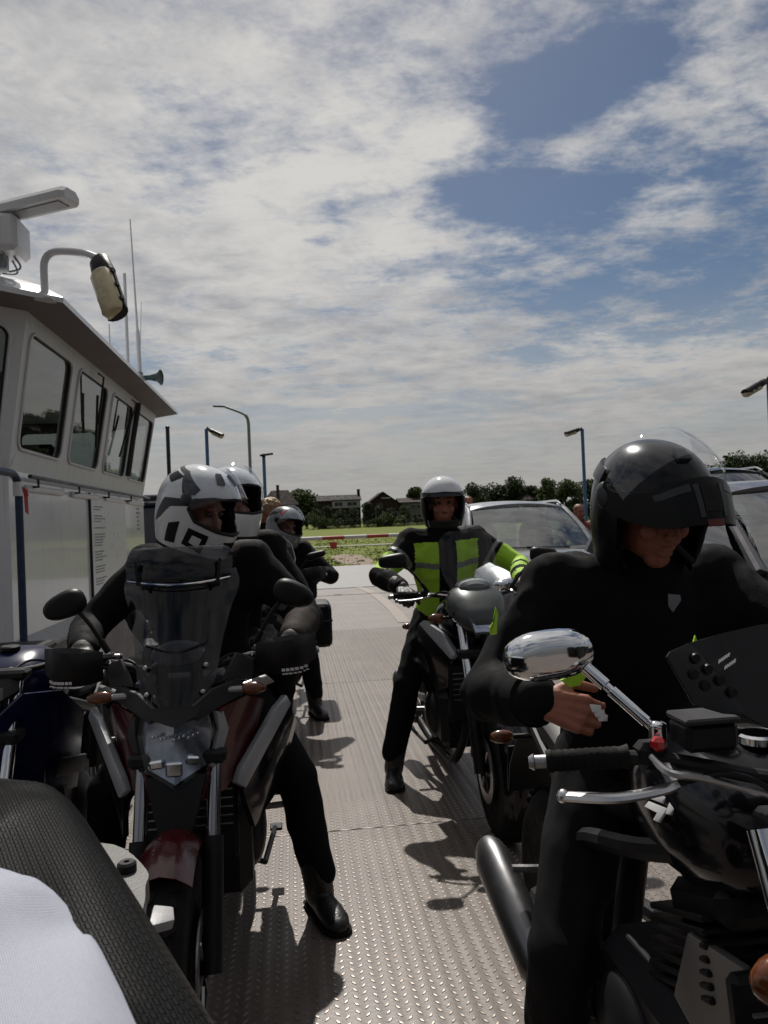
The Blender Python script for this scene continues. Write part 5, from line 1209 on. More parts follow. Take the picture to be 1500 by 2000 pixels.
for s in (-1, 1):
    mirror(B, (s*.20, .49, 1.09), (s*.31, .47, 1.215), .14, .055, M_black, tilt=-.25*s); handguard(B, s, .39, .50, 1.08, M_black); signal(B, (s*.13, .36, .93), (s, 0, 0))
    bm = NB(); box(bm, (s*.36, 1.35, .62), (.22, .48, .36), .06, seg=3); pn = to_obj('pannier', bm, M_black, B); bm = NB(); box(bm, (s*.36, 1.35, .66), (.228, .49, .016), .004); to_obj('lid_seam', bm, M_dgrey, pn)
bm = NB(); box(bm, (.25, .60, .98), (.18, .24, .20), .06, seg=3); to_obj('side_bag', bm, M_black, B)
J = dict(hip=V((-.16, 6.10, .86)), chest=V((-.12, 6.06, 1.14)), neck=V((-.08, 6.02, 1.31)), head=V((-.055, 5.98, 1.43)), rot=r_(40, 10, 8),
    hl=V((-.50, 5.75, 1.09)), hr=V((.16, 5.75, 1.09)), fdl=V((0, -1, -.15)), fdr=V((0, -1, -.15)), pl=V((0, -.1, -1)), pr=V((0, -.1, -1)), fl=V((-.55, 5.95, .095)), fr=V((.13, 5.86, .095)), tr=V((.3, -1, 0)))
p3, i3 = person('person', 'rider in black with silver-grey helmet striped red, behind the clear windscreen', J, M_jblack, M_jeans, glovem=M_glove, seed=3, hand_over=dict(l=dict(curl=(55, 75, 55)), r=dict(curl=(55, 75, 55))))
helmet_full(p3, i3, M_hsilver, 'silver')
# bare-headed person behind B
hb = V((-.215, 7.42, 1.575)); J = dict(hip=V((-.24, 7.42, .92)), chest=V((-.235, 7.42, 1.25)), neck=V((-.225, 7.42, 1.44)), head=hb, rot=r_(-105, 8), yaw=-.6,
    hl=V((-.50, 7.30, .85)), hr=V((.02, 7.36, .85)), fl=V((-.34, 7.44, .095)), fr=V((-.13, 7.40, .095)), tl=V((-1, -.4, 0)), tr=V((-1, -.4, 0)), kl=V((-.4, -1, 0)), kr=V((-.4, -1, 0)), el=V((-1, .6, 0)), er=V((1, .6, 0)))
p4, i4 = person('person', 'bare-headed person with short blond hair and dark jacket standing on the deck', J, M_jblack, M_jeans, seed=4, skin=M_skinr)
bm = NB(); ell(bm, i4['head']+i4['rot'] @ V((0, .030, .045)), (.086, .092, .088), i4['rot']); rg = random.Random(2)
for i in range(60):
    d = V((rg.gauss(0, 1), rg.gauss(.5, .9), abs(rg.gauss(.5, .7)))).normalized(); c = V((0, .030, .045))+V((d.x*.082, d.y*.088, d.z*.084)); ell(bm, i4['head']+i4['rot'] @ c, (.022, .022, .014), i4['rot'], 7, 5)
organic('hair', bm, .007, M_blond, p4, smooth=1, wrinkle=.004, wscale=40)

# ================================================================ machine C
Cc = thing('motorcycle', 'black and silver motorcycle with low grey nose cowl under the hi-vis rider', 'motorcycle', (.90, 3.40, 0))
common(Cc, dict(fender=M_blackg, bar=(1.06, .44, .39), stand=-1, tank_m=M_blackg))
bm = NB(); rows = interp([(.17, .05, .93, .03), (.20, .095, .95, .06), (.28, .135, .985, .085), (.38, .15, 1.02, .09), (.46, .12, 1.05, .06)], 4)
loft(bm, [[(w*math.copysign(abs(cos(a))**.8, cos(a)), y, zc+h*math.copysign(abs(sin(a))**.85, sin(a))) for a in [2*pi*i/22 for i in range(22)]] for y, w, zc, h in rows]); nose = to_obj('nose_cowl', bm, mat('grey_cowl', (.060, .064, .064), .34, .1, spec=.4), Cc)
bm = NB(); loft(bm, [[(w*cos(a), y, 1.105+h*sin(a)) for a in [2*pi*i/16 for i in range(16)]] for y, w, h in ((.34, .05, .015), (.36, .08, .032), (.44, .085, .038), (.46, .06, .03))]); to_obj('instrument_pod', bm, M_grey, Cc)
bm = NB(); panel(bm, [(-.075, .20, .965), (.075, .20, .965), (.055, .16, .90), (-.055, .16, .90)], .02, .006); lp = to_obj('headlight', bm, M_refl, Cc); bm = NB(); panel(bm, [(-.08, .188, .97), (.08, .188, .97), (.06, .148, .895), (-.06, .148, .895)], .004, .001); to_obj('lens', bm, M_lampglass, lp)
bm = NB(); screen(bm, interp([(1.05, .09, .36, .03), (1.14, .135, .40, .05), (1.25, .15, .45, .06), (1.34, .135, .49, .05), (1.38, .09, .505, .03)], 4)); to_obj('windscreen', bm, M_clearg, Cc)
for s in (-1, 1):
    m = lambda q: [(s*x, y, z) for x, y, z in q]
    bm = NB(); panel(bm, m([(.215, .62, .915), (.235, .66, .89), (.13, .36, .745), (.105, .34, .775), (.15, .45, .87)]), .03, .008); to_obj('silver_strip', bm, M_silver, Cc)
    bm = NB(); panel(bm, m([(.24, .66, .89), (.27, .80, .72), (.20, .66, .52), (.14, .42, .60), (.135, .37, .74)]), .02, .005); to_obj('side_cowl', bm, M_blackg, Cc)
    mirror(Cc, (s*.22, .49, 1.08), (s*.365, .47, 1.235), .145, .075, M_black, tilt=.05*s); signal(Cc, (s*.12, .33, .96), (s, -.1, 0))
J = dict(hip=V((.885, 4.46, .90)), chest=V((.875, 4.42, 1.22)), neck=V((.868, 4.38, 1.40)), head=V((.866, 4.32, 1.535)), rot=r_(-8, 4),
    hl=V((.57, 4.03, 1.09)), hr=V((1.23, 4.05, 1.10)), fdl=V((.05, -1, -.2)), fdr=V((0, -1, -.15)), pl=V((0, -.1, -1)), pr=V((0, -.1, -1)), fl=V((.515, 4.27, .095)), fr=V((1.30, 4.30, .095)), tl=V((-.1, -1, 0)), kl=V((-.45, -1, .25)),
    el=V((-1, .2, -.5)), er=V((1, .1, -.45)))
def j5(c, g):
    d = c-g['chest']; x = d.dot(g['right']); f = d.dot(g['fw']); z = d.dot(g['up'])
    for s in 'lr':
        el, wr_ = g['lim'][s][0], g['lim'][s][1]; sh = g['sh'][s]; a = (el-sh); tpos = (c-sh).dot(a)/a.length_squared
        if .15 < tpos < 1.0 and ((c-sh)-a*tpos).length < .10 and abs(x) > .2:
            if tpos > .55: return 1 if (c-sh-a*tpos).y < .01 else 0
            return 2 if .40 < tpos < .47 else 0
        b = wr_-el; tp = (c-el).dot(b)/b.length_squared
        if 0 < tp < .95 and ((c-el)-b*tp).length < .09 and abs(x) > .2: return 1 if ((c-el)-b*tp).z > -.01 and s == 'r' and (tp < .28 or .42 < tp < .58 or tp > .74) else 0
    if f < .03 and .05 < abs(x) < .185 and -.34 < z < .115:
        return 2 if -.045 < z-abs(x)*.12 < -.012 else 1
    return 0
p5, i5 = person('person', 'rider in black and yellow-green hi-vis jacket with open-faced white helmet', J, M_jblack, M_jeans, glovem=M_glove, jfn=j5, jmats=[M_jblack, M_hivis, M_band], seed=6, skin=M_skinr, hand_over=dict(l=dict(curl=(55, 75, 55)), r=dict(curl=(55, 75, 55))), wr=.0055, jvox=.0065)
helmet_jet(p5, i5)

# ================================================================ machine D
dx, dy = .80, .75; BADGE_Y = 1.30
D = thing('motorcycle', 'black naked motorcycle with chrome mirror, silver lever and dark fly screen', 'motorcycle', (dx, dy, 0))
hbD = common(D, dict(fork_m=M_chrome, fender=M_blackg, bar=(1.055, .36, .405), fork_x=.140, lever_dz=.022, lever_r=.011, lever_m=mat('polished_lever', (.62, .62, .63), .25, .9), stand=1, chrome=True, ex_side=-1, ex_m=mat('dull_silencer', (.17, .17, .175), .34, .9, var=.15)))
for s in (-1, 1):
    mo = mirror(D, (s*.325, .49, 1.195), (s*.345, .50, 1.205), .155, .085, M_chrome, M_chrome, round_=True, pw=.8, tilt=.08*s)
    b0, b1 = V((s*.238, .415, 1.10)), V((s*.322, .485, 1.192)); bm = NB(); tube(bm, [b0, b0.lerp(b1, .12), b0.lerp(b1, .13), b0.lerp(b1, .62), b0.lerp(b1, .63), b0.lerp(b1, .70), b0.lerp(b1, .71), b1], [.007, .007, .0095, .0095, .007, .007, .011, .011], 12); to_obj('mirror_stem', bm, M_chrome, mo)
bm = NB(); tube(bm, [(-.235, .415, 1.06), (-.235, .415, 1.105)], .014, 12); ell(bm, (-.235, .415, 1.108), (.0145, .0145, .008)); to_obj('mirror_clamp', bm, M_chrome, hbD)
bm = NB(); box(bm, (-.175, .385, 1.10), (.085, .065, .045), .008); rs = to_obj('brake_reservoir', bm, M_black, hbD); bm = NB(); box(bm, (-.175, .385, 1.125), (.088, .068, .010), .003); to_obj('reservoir_lid', bm, M_dgrey, rs)
bm = NB(); box(bm, (-.245, .395, 1.085), (.022, .022, .022), .006); to_obj('kill_switch', bm, M_redlens, hbD)
bm = NB(); tube(bm, bend([(-.255, .40, 1.065), (-.25, .355, 1.05), (-.20, .345, 1.045), (-.10, .30, 1.02), (-.02, .28, .96)], .03), .006, 8); to_obj('cable', bm, M_steel, hbD)
def scr(px, py, off=0.0):
    p = at(px, py, y=1.03); return (p.x-dx, 1.02-dy+(p.z-1.15)*.4+off, p.z)
M_smoke = mat('smoked_plastic', (.010, .010, .011), .30, var=.3, vscale=20, spec=.35)
half = [scr(*q) for q in ((1368, 1262), (1432, 1243), (1500, 1226), (1580, 1214), (1640, 1212))]; low = [scr(*q) for q in ((1640, 1450), (1560, 1446), (1500, 1425), (1440, 1392), (1402, 1372))]
half[-1] = (0, half[-1][1], half[-1][2]); low[0] = (0, low[0][1], low[0][2]); L_ = half+low; bm = NB()
for sg_ in (-1, 1):
    q = [(-sg_*abs(x) if x < 0 else 0, y-.03*(1-min(1, abs(x)/.24)), z) for x, y, z in L_]; panel(bm, q, .005, .0012)
bmesh.ops.remove_doubles(bm, verts=bm.verts, dist=.0005); fs = to_obj('fly_screen', bm, M_smoke, D)
for sg_ in (-1, 1):
    br_ = [scr(*q, -.012) for q in ((1310, 1286), (1318, 1277), (1358, 1261), (1371, 1272), (1440, 1384), (1432, 1390), (1400, 1388), (1346, 1373))]
    bm = NB(); panel(bm, [(x*-sg_ if sg_ > 0 else x, y, z) for x, y, z in br_] if sg_ > 0 else br_, .006, .0015); bp_ = to_obj('screen_bracket', bm, M_smoke, fs)
    for q in ((1363, 1287), (1354, 1316), (1383, 1307), (1372, 1337), (1402, 1327), (1421, 1349)):
        x, y, z = scr(*q, -.018); bm = NB(); lathe(bm, [(0, -.003), (.0065, -.003), (.0075, .0), (.0075, .004), (0, .004)], (x*-sg_ if sg_ > 0 else x, y, z), 'Y', 12); to_obj('bolt', bm, M_black, bp_)
bm = NB()
for i in range(6):
    for j in range(2):
        x, y, z = scr(1400+4.2*i+9*j, 1290-2.4*i+11*j, -.030); box(bm, (x, y, z), (.0016, .001, .006), 0, MX.Rotation(.35, 3, 'Y'))
stuff(to_obj('printed_text', bm, M_printw, fs, smooth=0))
bm = NB(); lathe(bm, [(0, .19), (.06, .185), (.09, .13), (.096, .06), (.098, .055), (.09, .05), (0, .045)], (0, .0, .93), 'Y', 32); to_obj('headlight', bm, M_chrome, D); bm = NB(); ell(bm, (0, .055, .93), (.088, .025, .088), nu=24); to_obj('lens', bm, M_lampglass, D)
for s in (-1, 1): signal(D, (s*.115, .15, .86), (s, -.05, 0), M_amber, .085, .034, M_chrome)
# tank emblem, an angular white S-like badge
bm = NB(); nb_ = V((-.80, -.30, .52)).normalized(); E0 = at(1290, 1580, y=BADGE_Y)-V((dx, dy, 0)); ux = V((-nb_.y, nb_.x, 0)).normalized(); uz = nb_.cross(ux); uz = uz if uz.z > 0 else -uz; e = lambda a, b: E0+ux*a*1.25+uz*b*1.25
for q in ([(-.020, .018), (.004, .018), (.000, .008), (-.024, .008)], [(-.022, .004), (.012, .004), (.006, -.018), (-.004, -.018), (.0, -.006), (-.026, -.006)], [(.012, .018), (.026, .014), (.020, -.002), (.012, -.004)]):
    panel(bm, [e(*p) for p in q], .006, .001)
to_obj('tank_badge', bm, M_printw, D)
for s in (-1, 1):
    bm = NB(); panel(bm, [(s*.11, .40, .72), (s*.15, .50, .73), (s*.16, .54, .60), (s*.14, .42, .52), (s*.11, .38, .58)], .02, .006); to_obj('radiator_cover', bm, mat('satin_grey_metal', (.22, .21, .20), .4, .6), D)
bm = NB()
for k in range(3): tube(bm, bend([(-.10+.03*k, .45, .62-.02*k), (-.14, .40, .50), (-.15+.02*k, .45, .30), (-.12, .7, .22)], .06), .016, 8)
to_obj('header_pipes', bm, M_chrome, D)
J = dict(hip=V((.83, 1.86, .86)), chest=V((.835, 1.83, 1.17)), neck=V((.835, 1.76, 1.33)), head=V((.828, 1.70, 1.452)), rot=r_(8, 19), yaw=.05,
    hl=at(1052, 1368, y=1.50), hr=V((dx+.34, 1.33, 1.08)), fdl=V((.75, -.28, -.25)), pl=V((.25, .95, -.25)), fdr=V((0, -1, -.15)), pr=V((0, -.1, -1)), el=V((-.6, .9, -.7)),
    fl=V((.575, 1.84, .095)), fr=V((1.22, 1.90, .095)), tl=V((-.3, -1, 0)), kl=V((-.42, -1, .3)))
p6, i6 = person('person', 'rider in black jacket with raised black flip-up helmet, one hand bare', J, M_jblack, mat('faded_black_denim', (.011, .011, .012), .9, var=.4, vscale=12, bump=.15, bscale=420, spec=.1), seed=7, skin=M_skinr, bare=True, wr=.009, hand_over=dict(l=dict(curl=(35, 62, 45), thumb=20), r=dict(curl=(55, 75, 55))), bulk=1.08, shoulder=.20)
helmet_flip(p6, i6)
b6 = i6['base']
bm = NB(); panel(bm, [at(a, b, y=1.585)-b6 for a, b in ((1305, 1160), (1328, 1162), (1330, 1172), (1314, 1196), (1306, 1184))], .004, .001); to_obj('collar_tab', bm, mat('pale_collar_tab', (.16, .16, .18), .6), p6)
bm = NB(); panel(bm, [at(a, b, y=1.27)-b6 for a, b in ((1357, 1240), (1365, 1262), (1357, 1290), (1341, 1312), (1326, 1292), (1346, 1282))], .004, .001); to_obj('sleeve_stripe', bm, M_hivis, p6)
wr6, el6 = i6['lim']['l'][1], i6['lim']['l'][0]; dcf = (wr6-el6).normalized()
bm = NB(); tube(bm, [wr6-dcf*.075, wr6-dcf*.070, wr6-dcf*.018, wr6-dcf*.012], [.050, .060, .056, .046], 16); to_obj('cuff', bm, M_jblack, p6)
bm = NB(); panel(bm, [at(a, b, y=1.455)-b6 for a, b in ((1094, 1328), (1112, 1342), (1132, 1338), (1151, 1312), (1153, 1289), (1144, 1291), (1136, 1311), (1118, 1318))], .006, .001); to_obj('glove_strap', bm, M_hivis, p6)
bm = NB(); q = [at(a, b, y=1.47)-b6 for a, b in ((960, 1182), (965, 1195), (963, 1214), (962, 1234), (950, 1236), (948, 1222), (957, 1208))]; panel(bm, [p+V((-.0, -.03, 0)) for p in q], .004); to_obj('sleeve_stripe', bm, M_hivis, p6)
t = tag(to_obj('paper_wad', (lambda b: [panel(b, [(.006*i-.008, .004*i, .010-.008*i), (.016+.005*i, .006-.004*i, .006-.009*i), (.014+.006*i, .002, -.008-.008*i), (-.004+.006*i, -.004, -.004-.009*i)], .003, .001) for i in range(3)] and b)(NB()), M_printw), 'small crumpled white paper pinched in the bare hand', 'paper'); t.location = at(1160, 1386, y=1.40)

# ================================================================ machine F: parked beside the wheelhouse, no rider
F = thing('motorcycle', 'riderless navy motorcycle parked between the red tourer and the wheelhouse', 'motorcycle', (-1.03, 2.42, 0))
M_bluef = mat('navy_fairing', (.006, .010, .045), .25, var=.2, spec=.4)
common(F, dict(fender=M_bluef, bar=(.99, .44, .36), stand=1, tank_m=M_bluef))
for s in (-1, 1):
    m = lambda q: [(s*x, y, z) for x, y, z in q]
    bm = NB(); panel(bm, m([(.06, .16, .86), (.13, .24, .93), (.20, .42, .90), (.22, .62, .78), (.19, .60, .50), (.12, .34, .55), (.07, .20, .70)]), .014, .004); to_obj('side_cowl', bm, M_bluef, F)
    bm = NB(); panel(bm, m([(.20, .42, .66), (.23, .60, .62), (.215, .60, .56), (.17, .40, .60)]), .012, .003); to_obj('cowl_vent', bm, M_black, F)
bm = NB(); panel(bm, [(-.07, .16, .87), (.07, .16, .87), (.05, .12, .76), (-.05, .12, .76)], .04, .008); to_obj('headlight', bm, M_lampglass, F)
bm = NB(); panel(bm, [(-.12, .25, .935), (-.05, .17, .90), (.05, .17, .90), (.12, .25, .935), (.10, .30, 1.0), (-.10, .30, 1.0)], .012, .003); to_obj('upper_cowl', bm, M_black, F)
# ================================================================ cars (local: front bumper at the origin, nose to -Y)
M_cglass = glass('car_glass', (.60, .65, .64), 3.0)
M_seatc = mat('car_seat', (.012, .012, .013), .8, spec=.1)
def car(name, label, loc, paint, hz=1.0, rails=True):
    t = thing(name, label, 'car' if hz < 1.15 else 'van', loc); Z = lambda z: z*hz
    st = interp([(0, .60, .36, .68), (.05, .76, .28, .78), (.30, .86, .24, .90), (.80, .895, .22, .985), (1.12, .905, .22, 1.05), (2.3, .91, .22, 1.08), (3.6, .90, .24, 1.10), (4.15, .85, .28, 1.08), (4.32, .72, .36, 1.0)], 4); bm = NB()
    loft(bm, [[(w*math.copysign(abs(cos(a))**.42, cos(a)), y, Z((z0+z1)/2+(z1-z0)/2*math.copysign(abs(sin(a))**.5, sin(a)))) for a in [2*pi*(i+.5)/32 for i in range(32)]] for y, w, z0, z1 in st]); body = to_obj('body', bm, paint, t)
    b0 = [(x*.72, 1.10+.16*x*x, Z(1.045-.0*x)) for x in [i/8-1 for i in range(17)]]; b1 = [(x*.575, 1.86+.10*x*x, Z(1.57-.03*x*x)) for x in [i/8-1 for i in range(17)]]
    bm = NB(); sheet(bm, [[V(p).lerp(V(q), f)+V((0, -.05*sin(pi*f), .03*sin(pi*f))) for p, q in zip(b0, b1)] for f in [i/8 for i in range(9)]], .005); ws = to_obj('windscreen', bm, M_cglass, t)
    bm = NB(); sheet(bm, [[(x*w, y+(.10*x*x if y < 2 else 0), Z(z-.05*x*x-.02*x**6)) for x in [i/8-1 for i in range(17)]] for y, w, z in interp([(1.85, .60, 1.585), (2.2, .62, 1.625), (2.9, .62, 1.64), (3.5, .60, 1.61), (3.85, .57, 1.55)], 3)], .03); roof = to_obj('roof', bm, paint, t)
    if rails:
        for s in (-1, 1):
            bm = NB(); tube(bm, bend([(s*.60, 1.95, Z(1.575)), (s*.605, 2.1, Z(1.625)), (s*.605, 3.4, Z(1.62)), (s*.60, 3.6, Z(1.57))], .06), .014, 8); to_obj('roof_rail', bm, M_chrome, roof)
    for s in (-1, 1):
        bm = NB(); tube(bm, [(s*.755, 1.25, Z(1.03)), (s*.70, 1.58, Z(1.30)), (s*.63, 1.90, Z(1.51)), (s*.605, 2.05, Z(1.56))], [.045, .038, .038, .04], 10); to_obj('front_pillar', bm, paint, t)
        low = [(s*.86, y, Z(1.075)) for y in (1.30, 1.7, 2.25)]; up = [(s*.665, y, Z(z)) for y, z in ((1.80, 1.44), (2.0, 1.53), (2.28, 1.555))]
        bm = NB(); sheet(bm, [[V(a).lerp(V(b), f)+V((s*.02*sin(pi*f), 0, 0)) for a, b in zip(low, up)] for f in [i/5 for i in range(6)]], .005); to_obj('side_window', bm, M_cglass, t)
        low = [(s*.86, y, Z(1.085)) for y in (2.36, 2.9, 3.6)]; up = [(s*.665, y, Z(z)) for y, z in ((2.38, 1.555), (2.9, 1.55), (3.45, 1.50))]
        bm = NB(); sheet(bm, [[V(a).lerp(V(b), f)+V((s*.02*sin(pi*f), 0, 0)) for a, b in zip(low, up)] for f in [i/5 for i in range(6)]], .005); to_obj('side_window', bm, M_cglass, t)
        bm = NB(); sheet(bm, [[V((s*.872, y0, Z(1.07))).lerp(V((s*.66, y1, Z(1.57))), f)+V((s*.02*sin(pi*f), 0, 0)) for y0, y1 in ((2.24, 2.27), (2.37, 2.39))] for f in [i/5 for i in range(6)]], .02); to_obj('door_pillar', bm, M_black, t)
        bm = NB(); tube(bm, [(s*.85, 3.65, Z(1.07)), (s*.70, 3.55, Z(1.45)), (s*.60, 3.6, Z(1.56))], [.10, .08, .06], 10); to_obj('rear_pillar', bm, paint, t)
        bm = NB(); tube(bm, [(s*.875, 1.2, Z(1.075)), (s*.885, 3.65, Z(1.095))], .010, 6); to_obj('sill_trim', bm, M_black, t)
        bm = NB(); ell(bm, (s*1.03, 1.46, Z(1.07)), (.125, .075, .085), nu=20, pw=.75); tube(bm, [(s*.86, 1.45, Z(1.03)), (s*.96, 1.46, Z(1.04))], .022, 8); mo = to_obj('door_mirror', bm, paint, t)
        bm = NB(); ell(bm, (s*1.03, 1.515, Z(1.07)), (.105, .028, .068), nu=16, pw=.75); to_obj('mirror_glass', bm, M_mirror, mo)
        bm = NB(); ell(bm, (s*.66, .13, Z(.74)), (.17, .10, .065), MX.Rotation(s*-.45, 3, 'Z'), 18, 10, .8); lp = to_obj('headlight', bm, M_refl, t)
        for y in (.82, 3.45):
            bm = NB(); lathe(bm, [(.20, -.09), (.30, -.10), (.335, -.075), (.335, .075), (.30, .10), (.20, .09)], (s*.82, y, .335), 'X', 32); w_ = to_obj('wheel', bm, M_rubber, t)
            bm = NB(); lathe(bm, [(.03, .0), (.20, .0), (.205, .012), (.18, .0), (.03, -.03)], (s*.925, y, .335), 'X', 24)
            for k in range(5): a = 2*pi*k/5; tube(bm, [(s*.925, y+cos(a)*.03, .335+sin(a)*.03), (s*.93, y+cos(a)*.19, .335+sin(a)*.19)], .02, 6)
            to_obj('rim', bm, M_alu, w_)
        bm = NB(); ell(bm, (s*.40, 2.05, Z(.85)), (.24, .26, .12), pw=.6); ell(bm, (s*.38, 2.35, Z(1.08)), (.23, .10, .30), pw=.6); ell(bm, (s*.38, 2.40, Z(1.42)), (.13, .06, .09), pw=.6); to_obj('seat', bm, M_seatc, t)
    bm = NB(); sheet(bm, [[V((x*.58, 3.85, Z(1.54))).lerp(V((x*.68, 4.2, Z(1.08))), f) for x in (-1, -.5, 0, .5, 1)] for f in (0, .33, .66, 1)], .005); to_obj('rear_window', bm, M_cglass, t)
    bm = NB(); box(bm, (0, .0, Z(.60)), (1.0, .05, .20), .03); to_obj('grille', bm, M_black, t); bm = NB(); box(bm, (0, -.03, Z(.47)), (.52, .012, .11), .003); to_obj('number_plate', bm, M_printw, t)
    bm = NB(); box(bm, (0, 1.45, Z(.98)), (1.42, .55, .14), .05); to_obj('dashboard', bm, M_seatc, t)
    c = V((.38, 1.72, Z(1.03))); bm = NB(); tube(bm, [c+V((.18*cos(a), .18*sin(a)*.35, .18*sin(a)*.92)) for a in [2*pi*i/22 for i in range(23)]], .015, 7); tube(bm, [c+V((-.17, 0, 0)), c+V((.17, 0, 0))], .014, 6); to_obj('steering_wheel', bm, M_black, t)
    bm = NB(); ell(bm, (0, 1.80, Z(1.475)), (.12, .02, .035), pw=.6); tube(bm, [(0, 1.8, Z(1.48)), (0, 1.83, Z(1.56))], .01, 6); to_obj('inside_mirror', bm, M_black, ws)
    for s in (-1, 1):
        bm = NB(); tube(bm, [(s*.12+.25, 1.06, Z(1.055)), (s*.12-.25, 1.12, Z(1.075))], .008, 6); to_obj('wiper', bm, M_black, ws)
    bm = NB(); sheet(bm, [[(x*.80, y, Z(z)) for x in (-1, 0, 1)] for y, z in ((1.02, 1.035), (1.20, 1.06))], .01); to_obj('scuttle', bm, M_black, t)
    return t
car('car', 'silver sport utility car with chrome roof rails parked behind the hi-vis rider', (2.86, 7.62, 0), mat('silver_car_paint', (.25, .26, .275), .28, .55, var=.03, coat=.6))
car('car', 'mauve-grey car beside the rider with the black flip-up helmet', (3.62, 3.18, 0), mat('mauve_grey_car_paint', (.10, .095, .105), .28, .5, var=.03, coat=.6), rails=False)
car('van', 'black van with light roof edge parked behind the mauve-grey car', (6.15, 8.35, 0), mat('black_car_paint', (.008, .008, .009), .2, .2, coat=.6), hz=1.24)
# people standing beyond the silver car
for px, py, y, col, sd_, lb in ((914, 972, 12.6, (.10, .03, .025), 12, 'person in dark red jacket standing beyond the silver car beside the white helmet'), (1131, 988, 11.6, (.16, .03, .02), 13, 'person in bright red top standing beyond the silver car near the flip-up helmet')):
    h = at(px, py, y=y); h.z -= .10; z = h.z
    J = dict(hip=V((h.x, y, z-.66)), chest=V((h.x, y, z-.33)), neck=V((h.x, y, z-.14)), head=h, rot=r_(10, 0), hl=V((h.x-.26, y-.05, z-.75)), hr=V((h.x+.26, y-.05, z-.75)), fl=V((h.x-.1, y, .095)), fr=V((h.x+.1, y, .095)), el=V((-1, .6, 0)), er=V((1, .6, 0)), kl=V((-.2, -1, 0)), kr=V((.2, -1, 0)))
    pp, ii = person('person', lb, J, mat('red_jacket_%d' % sd_, col, .8), M_jeans, seed=sd_, detail=.011, skin=M_skinr)
    bm = NB(); ell(bm, ii['head']+V((0, .025, .045)), (.085, .095, .085)); organic('hair', bm, .009, mat('red_brown_hair', (.14, .045, .02), .6, var=.3, vscale=30), pp, smooth=1, wrinkle=.004, wscale=40)

# ================================================================ the machine in front of the camera: tail, rack, bag
ex_, ey_ = -.375, -.78
E = thing('motorcycle', 'motorcycle with grey luggage rack at its tail, mostly hidden under the mesh bag', 'motorcycle', (ex_, ey_, 0))
common(E, dict(fender=M_blackg, stand=1)); eo = V((ex_, ey_, 0))
outer = interp([(.165, 1.50), (.178, 1.62), (.180, 1.74), (.172, 1.80), (.164, 1.85), (.10, 1.945), (0, 1.965), (-.10, 1.945), (-.164, 1.85), (-.172, 1.80), (-.180, 1.74), (-.178, 1.62), (-.165, 1.50)], 4)
inner = interp([(.128, 1.50), (.140, 1.62), (.148, 1.78), (.122, 1.82), (.116, 1.86), (.085, 1.905), (0, 1.925), (-.085, 1.905), (-.116, 1.86), (-.122, 1.82), (-.148, 1.78), (-.140, 1.62), (-.128, 1.50)], 4)
bm = NB(); zt, zb = .995, .965
A_ = [[bm.verts.new((x, y, z)) for x, y in lst] for lst, z in ((outer, zt), (inner, zt), (outer, zb), (inner, zb))]
for i in range(len(outer)-1):
    for a, b in ((0, 1), (1, 3), (3, 2), (2, 0)): bm.faces.new((A_[a][i], A_[a][i+1], A_[b][i+1], A_[b][i]))
for i in (0, -1): bm.faces.new((A_[0][i], A_[1][i], A_[3][i], A_[2][i]))
rack = to_obj('luggage_rack', bm, mat('grey_cast_rack', (.095, .095, .09), .55, .1, var=.1, vscale=20, bump=.1, bscale=150), E, smooth=30)
for x, y in ((.139, 1.85), (-.139, 1.85), (.157, 1.60), (-.157, 1.60)):
    bm = NB(); lathe(bm, [(0, 0), (.013, 0), (.013, .010), (.010, .013), (.004, .013), (.003, .007), (0, .007)], (x, y, zt), 'Z', 14); to_obj('bolt', bm, M_dsteel, rack)
for s in (-1, 1):
    bm = NB(); tube(bm, [(s*.145, 1.60, .97), (s*.10, 1.50, .86)], .012, 8); tube(bm, [(s*.13, 1.82, .97), (s*.06, 1.62, .86)], .012, 8); to_obj('rack_strut', bm, M_dsteel, rack)
    bm = NB(); panel(bm, [(s*.180, 1.80, .965), (s*.205, 1.80, .96), (s*.210, 1.775, .955), (s*.182, 1.75, .962)], .014, .004); to_obj('hook_tab', bm, M_greyledge, rack)
bm = NB(); tube(bm, [(-.11, 1.62, .975), (.10, 1.80, .975)], .004, 6); tube(bm, [(.11, 1.62, .975), (-.10, 1.80, .975)], .004, 6); to_obj('tie_wire', bm, M_alu, rack)
# bag: black mesh body with a white fabric centre
def mesh_mat():
    m = bpy.data.materials.new('black_mesh_weave'); m.use_nodes = True; nt = m.node_tree; b = nt.nodes['Principled BSDF']; N = nt.nodes.new; L = nt.links.new
    uv = N('ShaderNodeUVMap'); uv.uv_map = 'UVMap'
    br = N('ShaderNodeTexBrick'); L(uv.outputs[0], br.inputs['Vector']); br.inputs['Scale'].default_value = 1.0
    br.inputs['Brick Width'].default_value = .0092; br.inputs['Row Height'].default_value = .0056; br.inputs['Mortar Size'].default_value = .0017; br.inputs['Mortar Smooth'].default_value = .6
    br.inputs['Color1'].default_value = (.006, .0057, .0055, 1); br.inputs['Color2'].default_value = (.002, .002, .002, 1); br.inputs['Mortar'].default_value = (.0008, .0008, .0008, 1)
    L(br.outputs['Color'], b.inputs['Base Color']); b.inputs['Roughness'].default_value = .34; b.inputs['Specular IOR Level'].default_value = .08
    iv = N('ShaderNodeMath'); iv.operation = 'SUBTRACT'; iv.inputs[0].default_value = 1; L(br.outputs['Fac'], iv.inputs[1])
    bp = N('ShaderNodeBump'); bp.inputs['Strength'].default_value = 1.0; bp.inputs['Distance'].default_value = .0035; L(iv.outputs[0], bp.inputs['Height']); L(bp.outputs[0], b.inputs['Normal']); return m
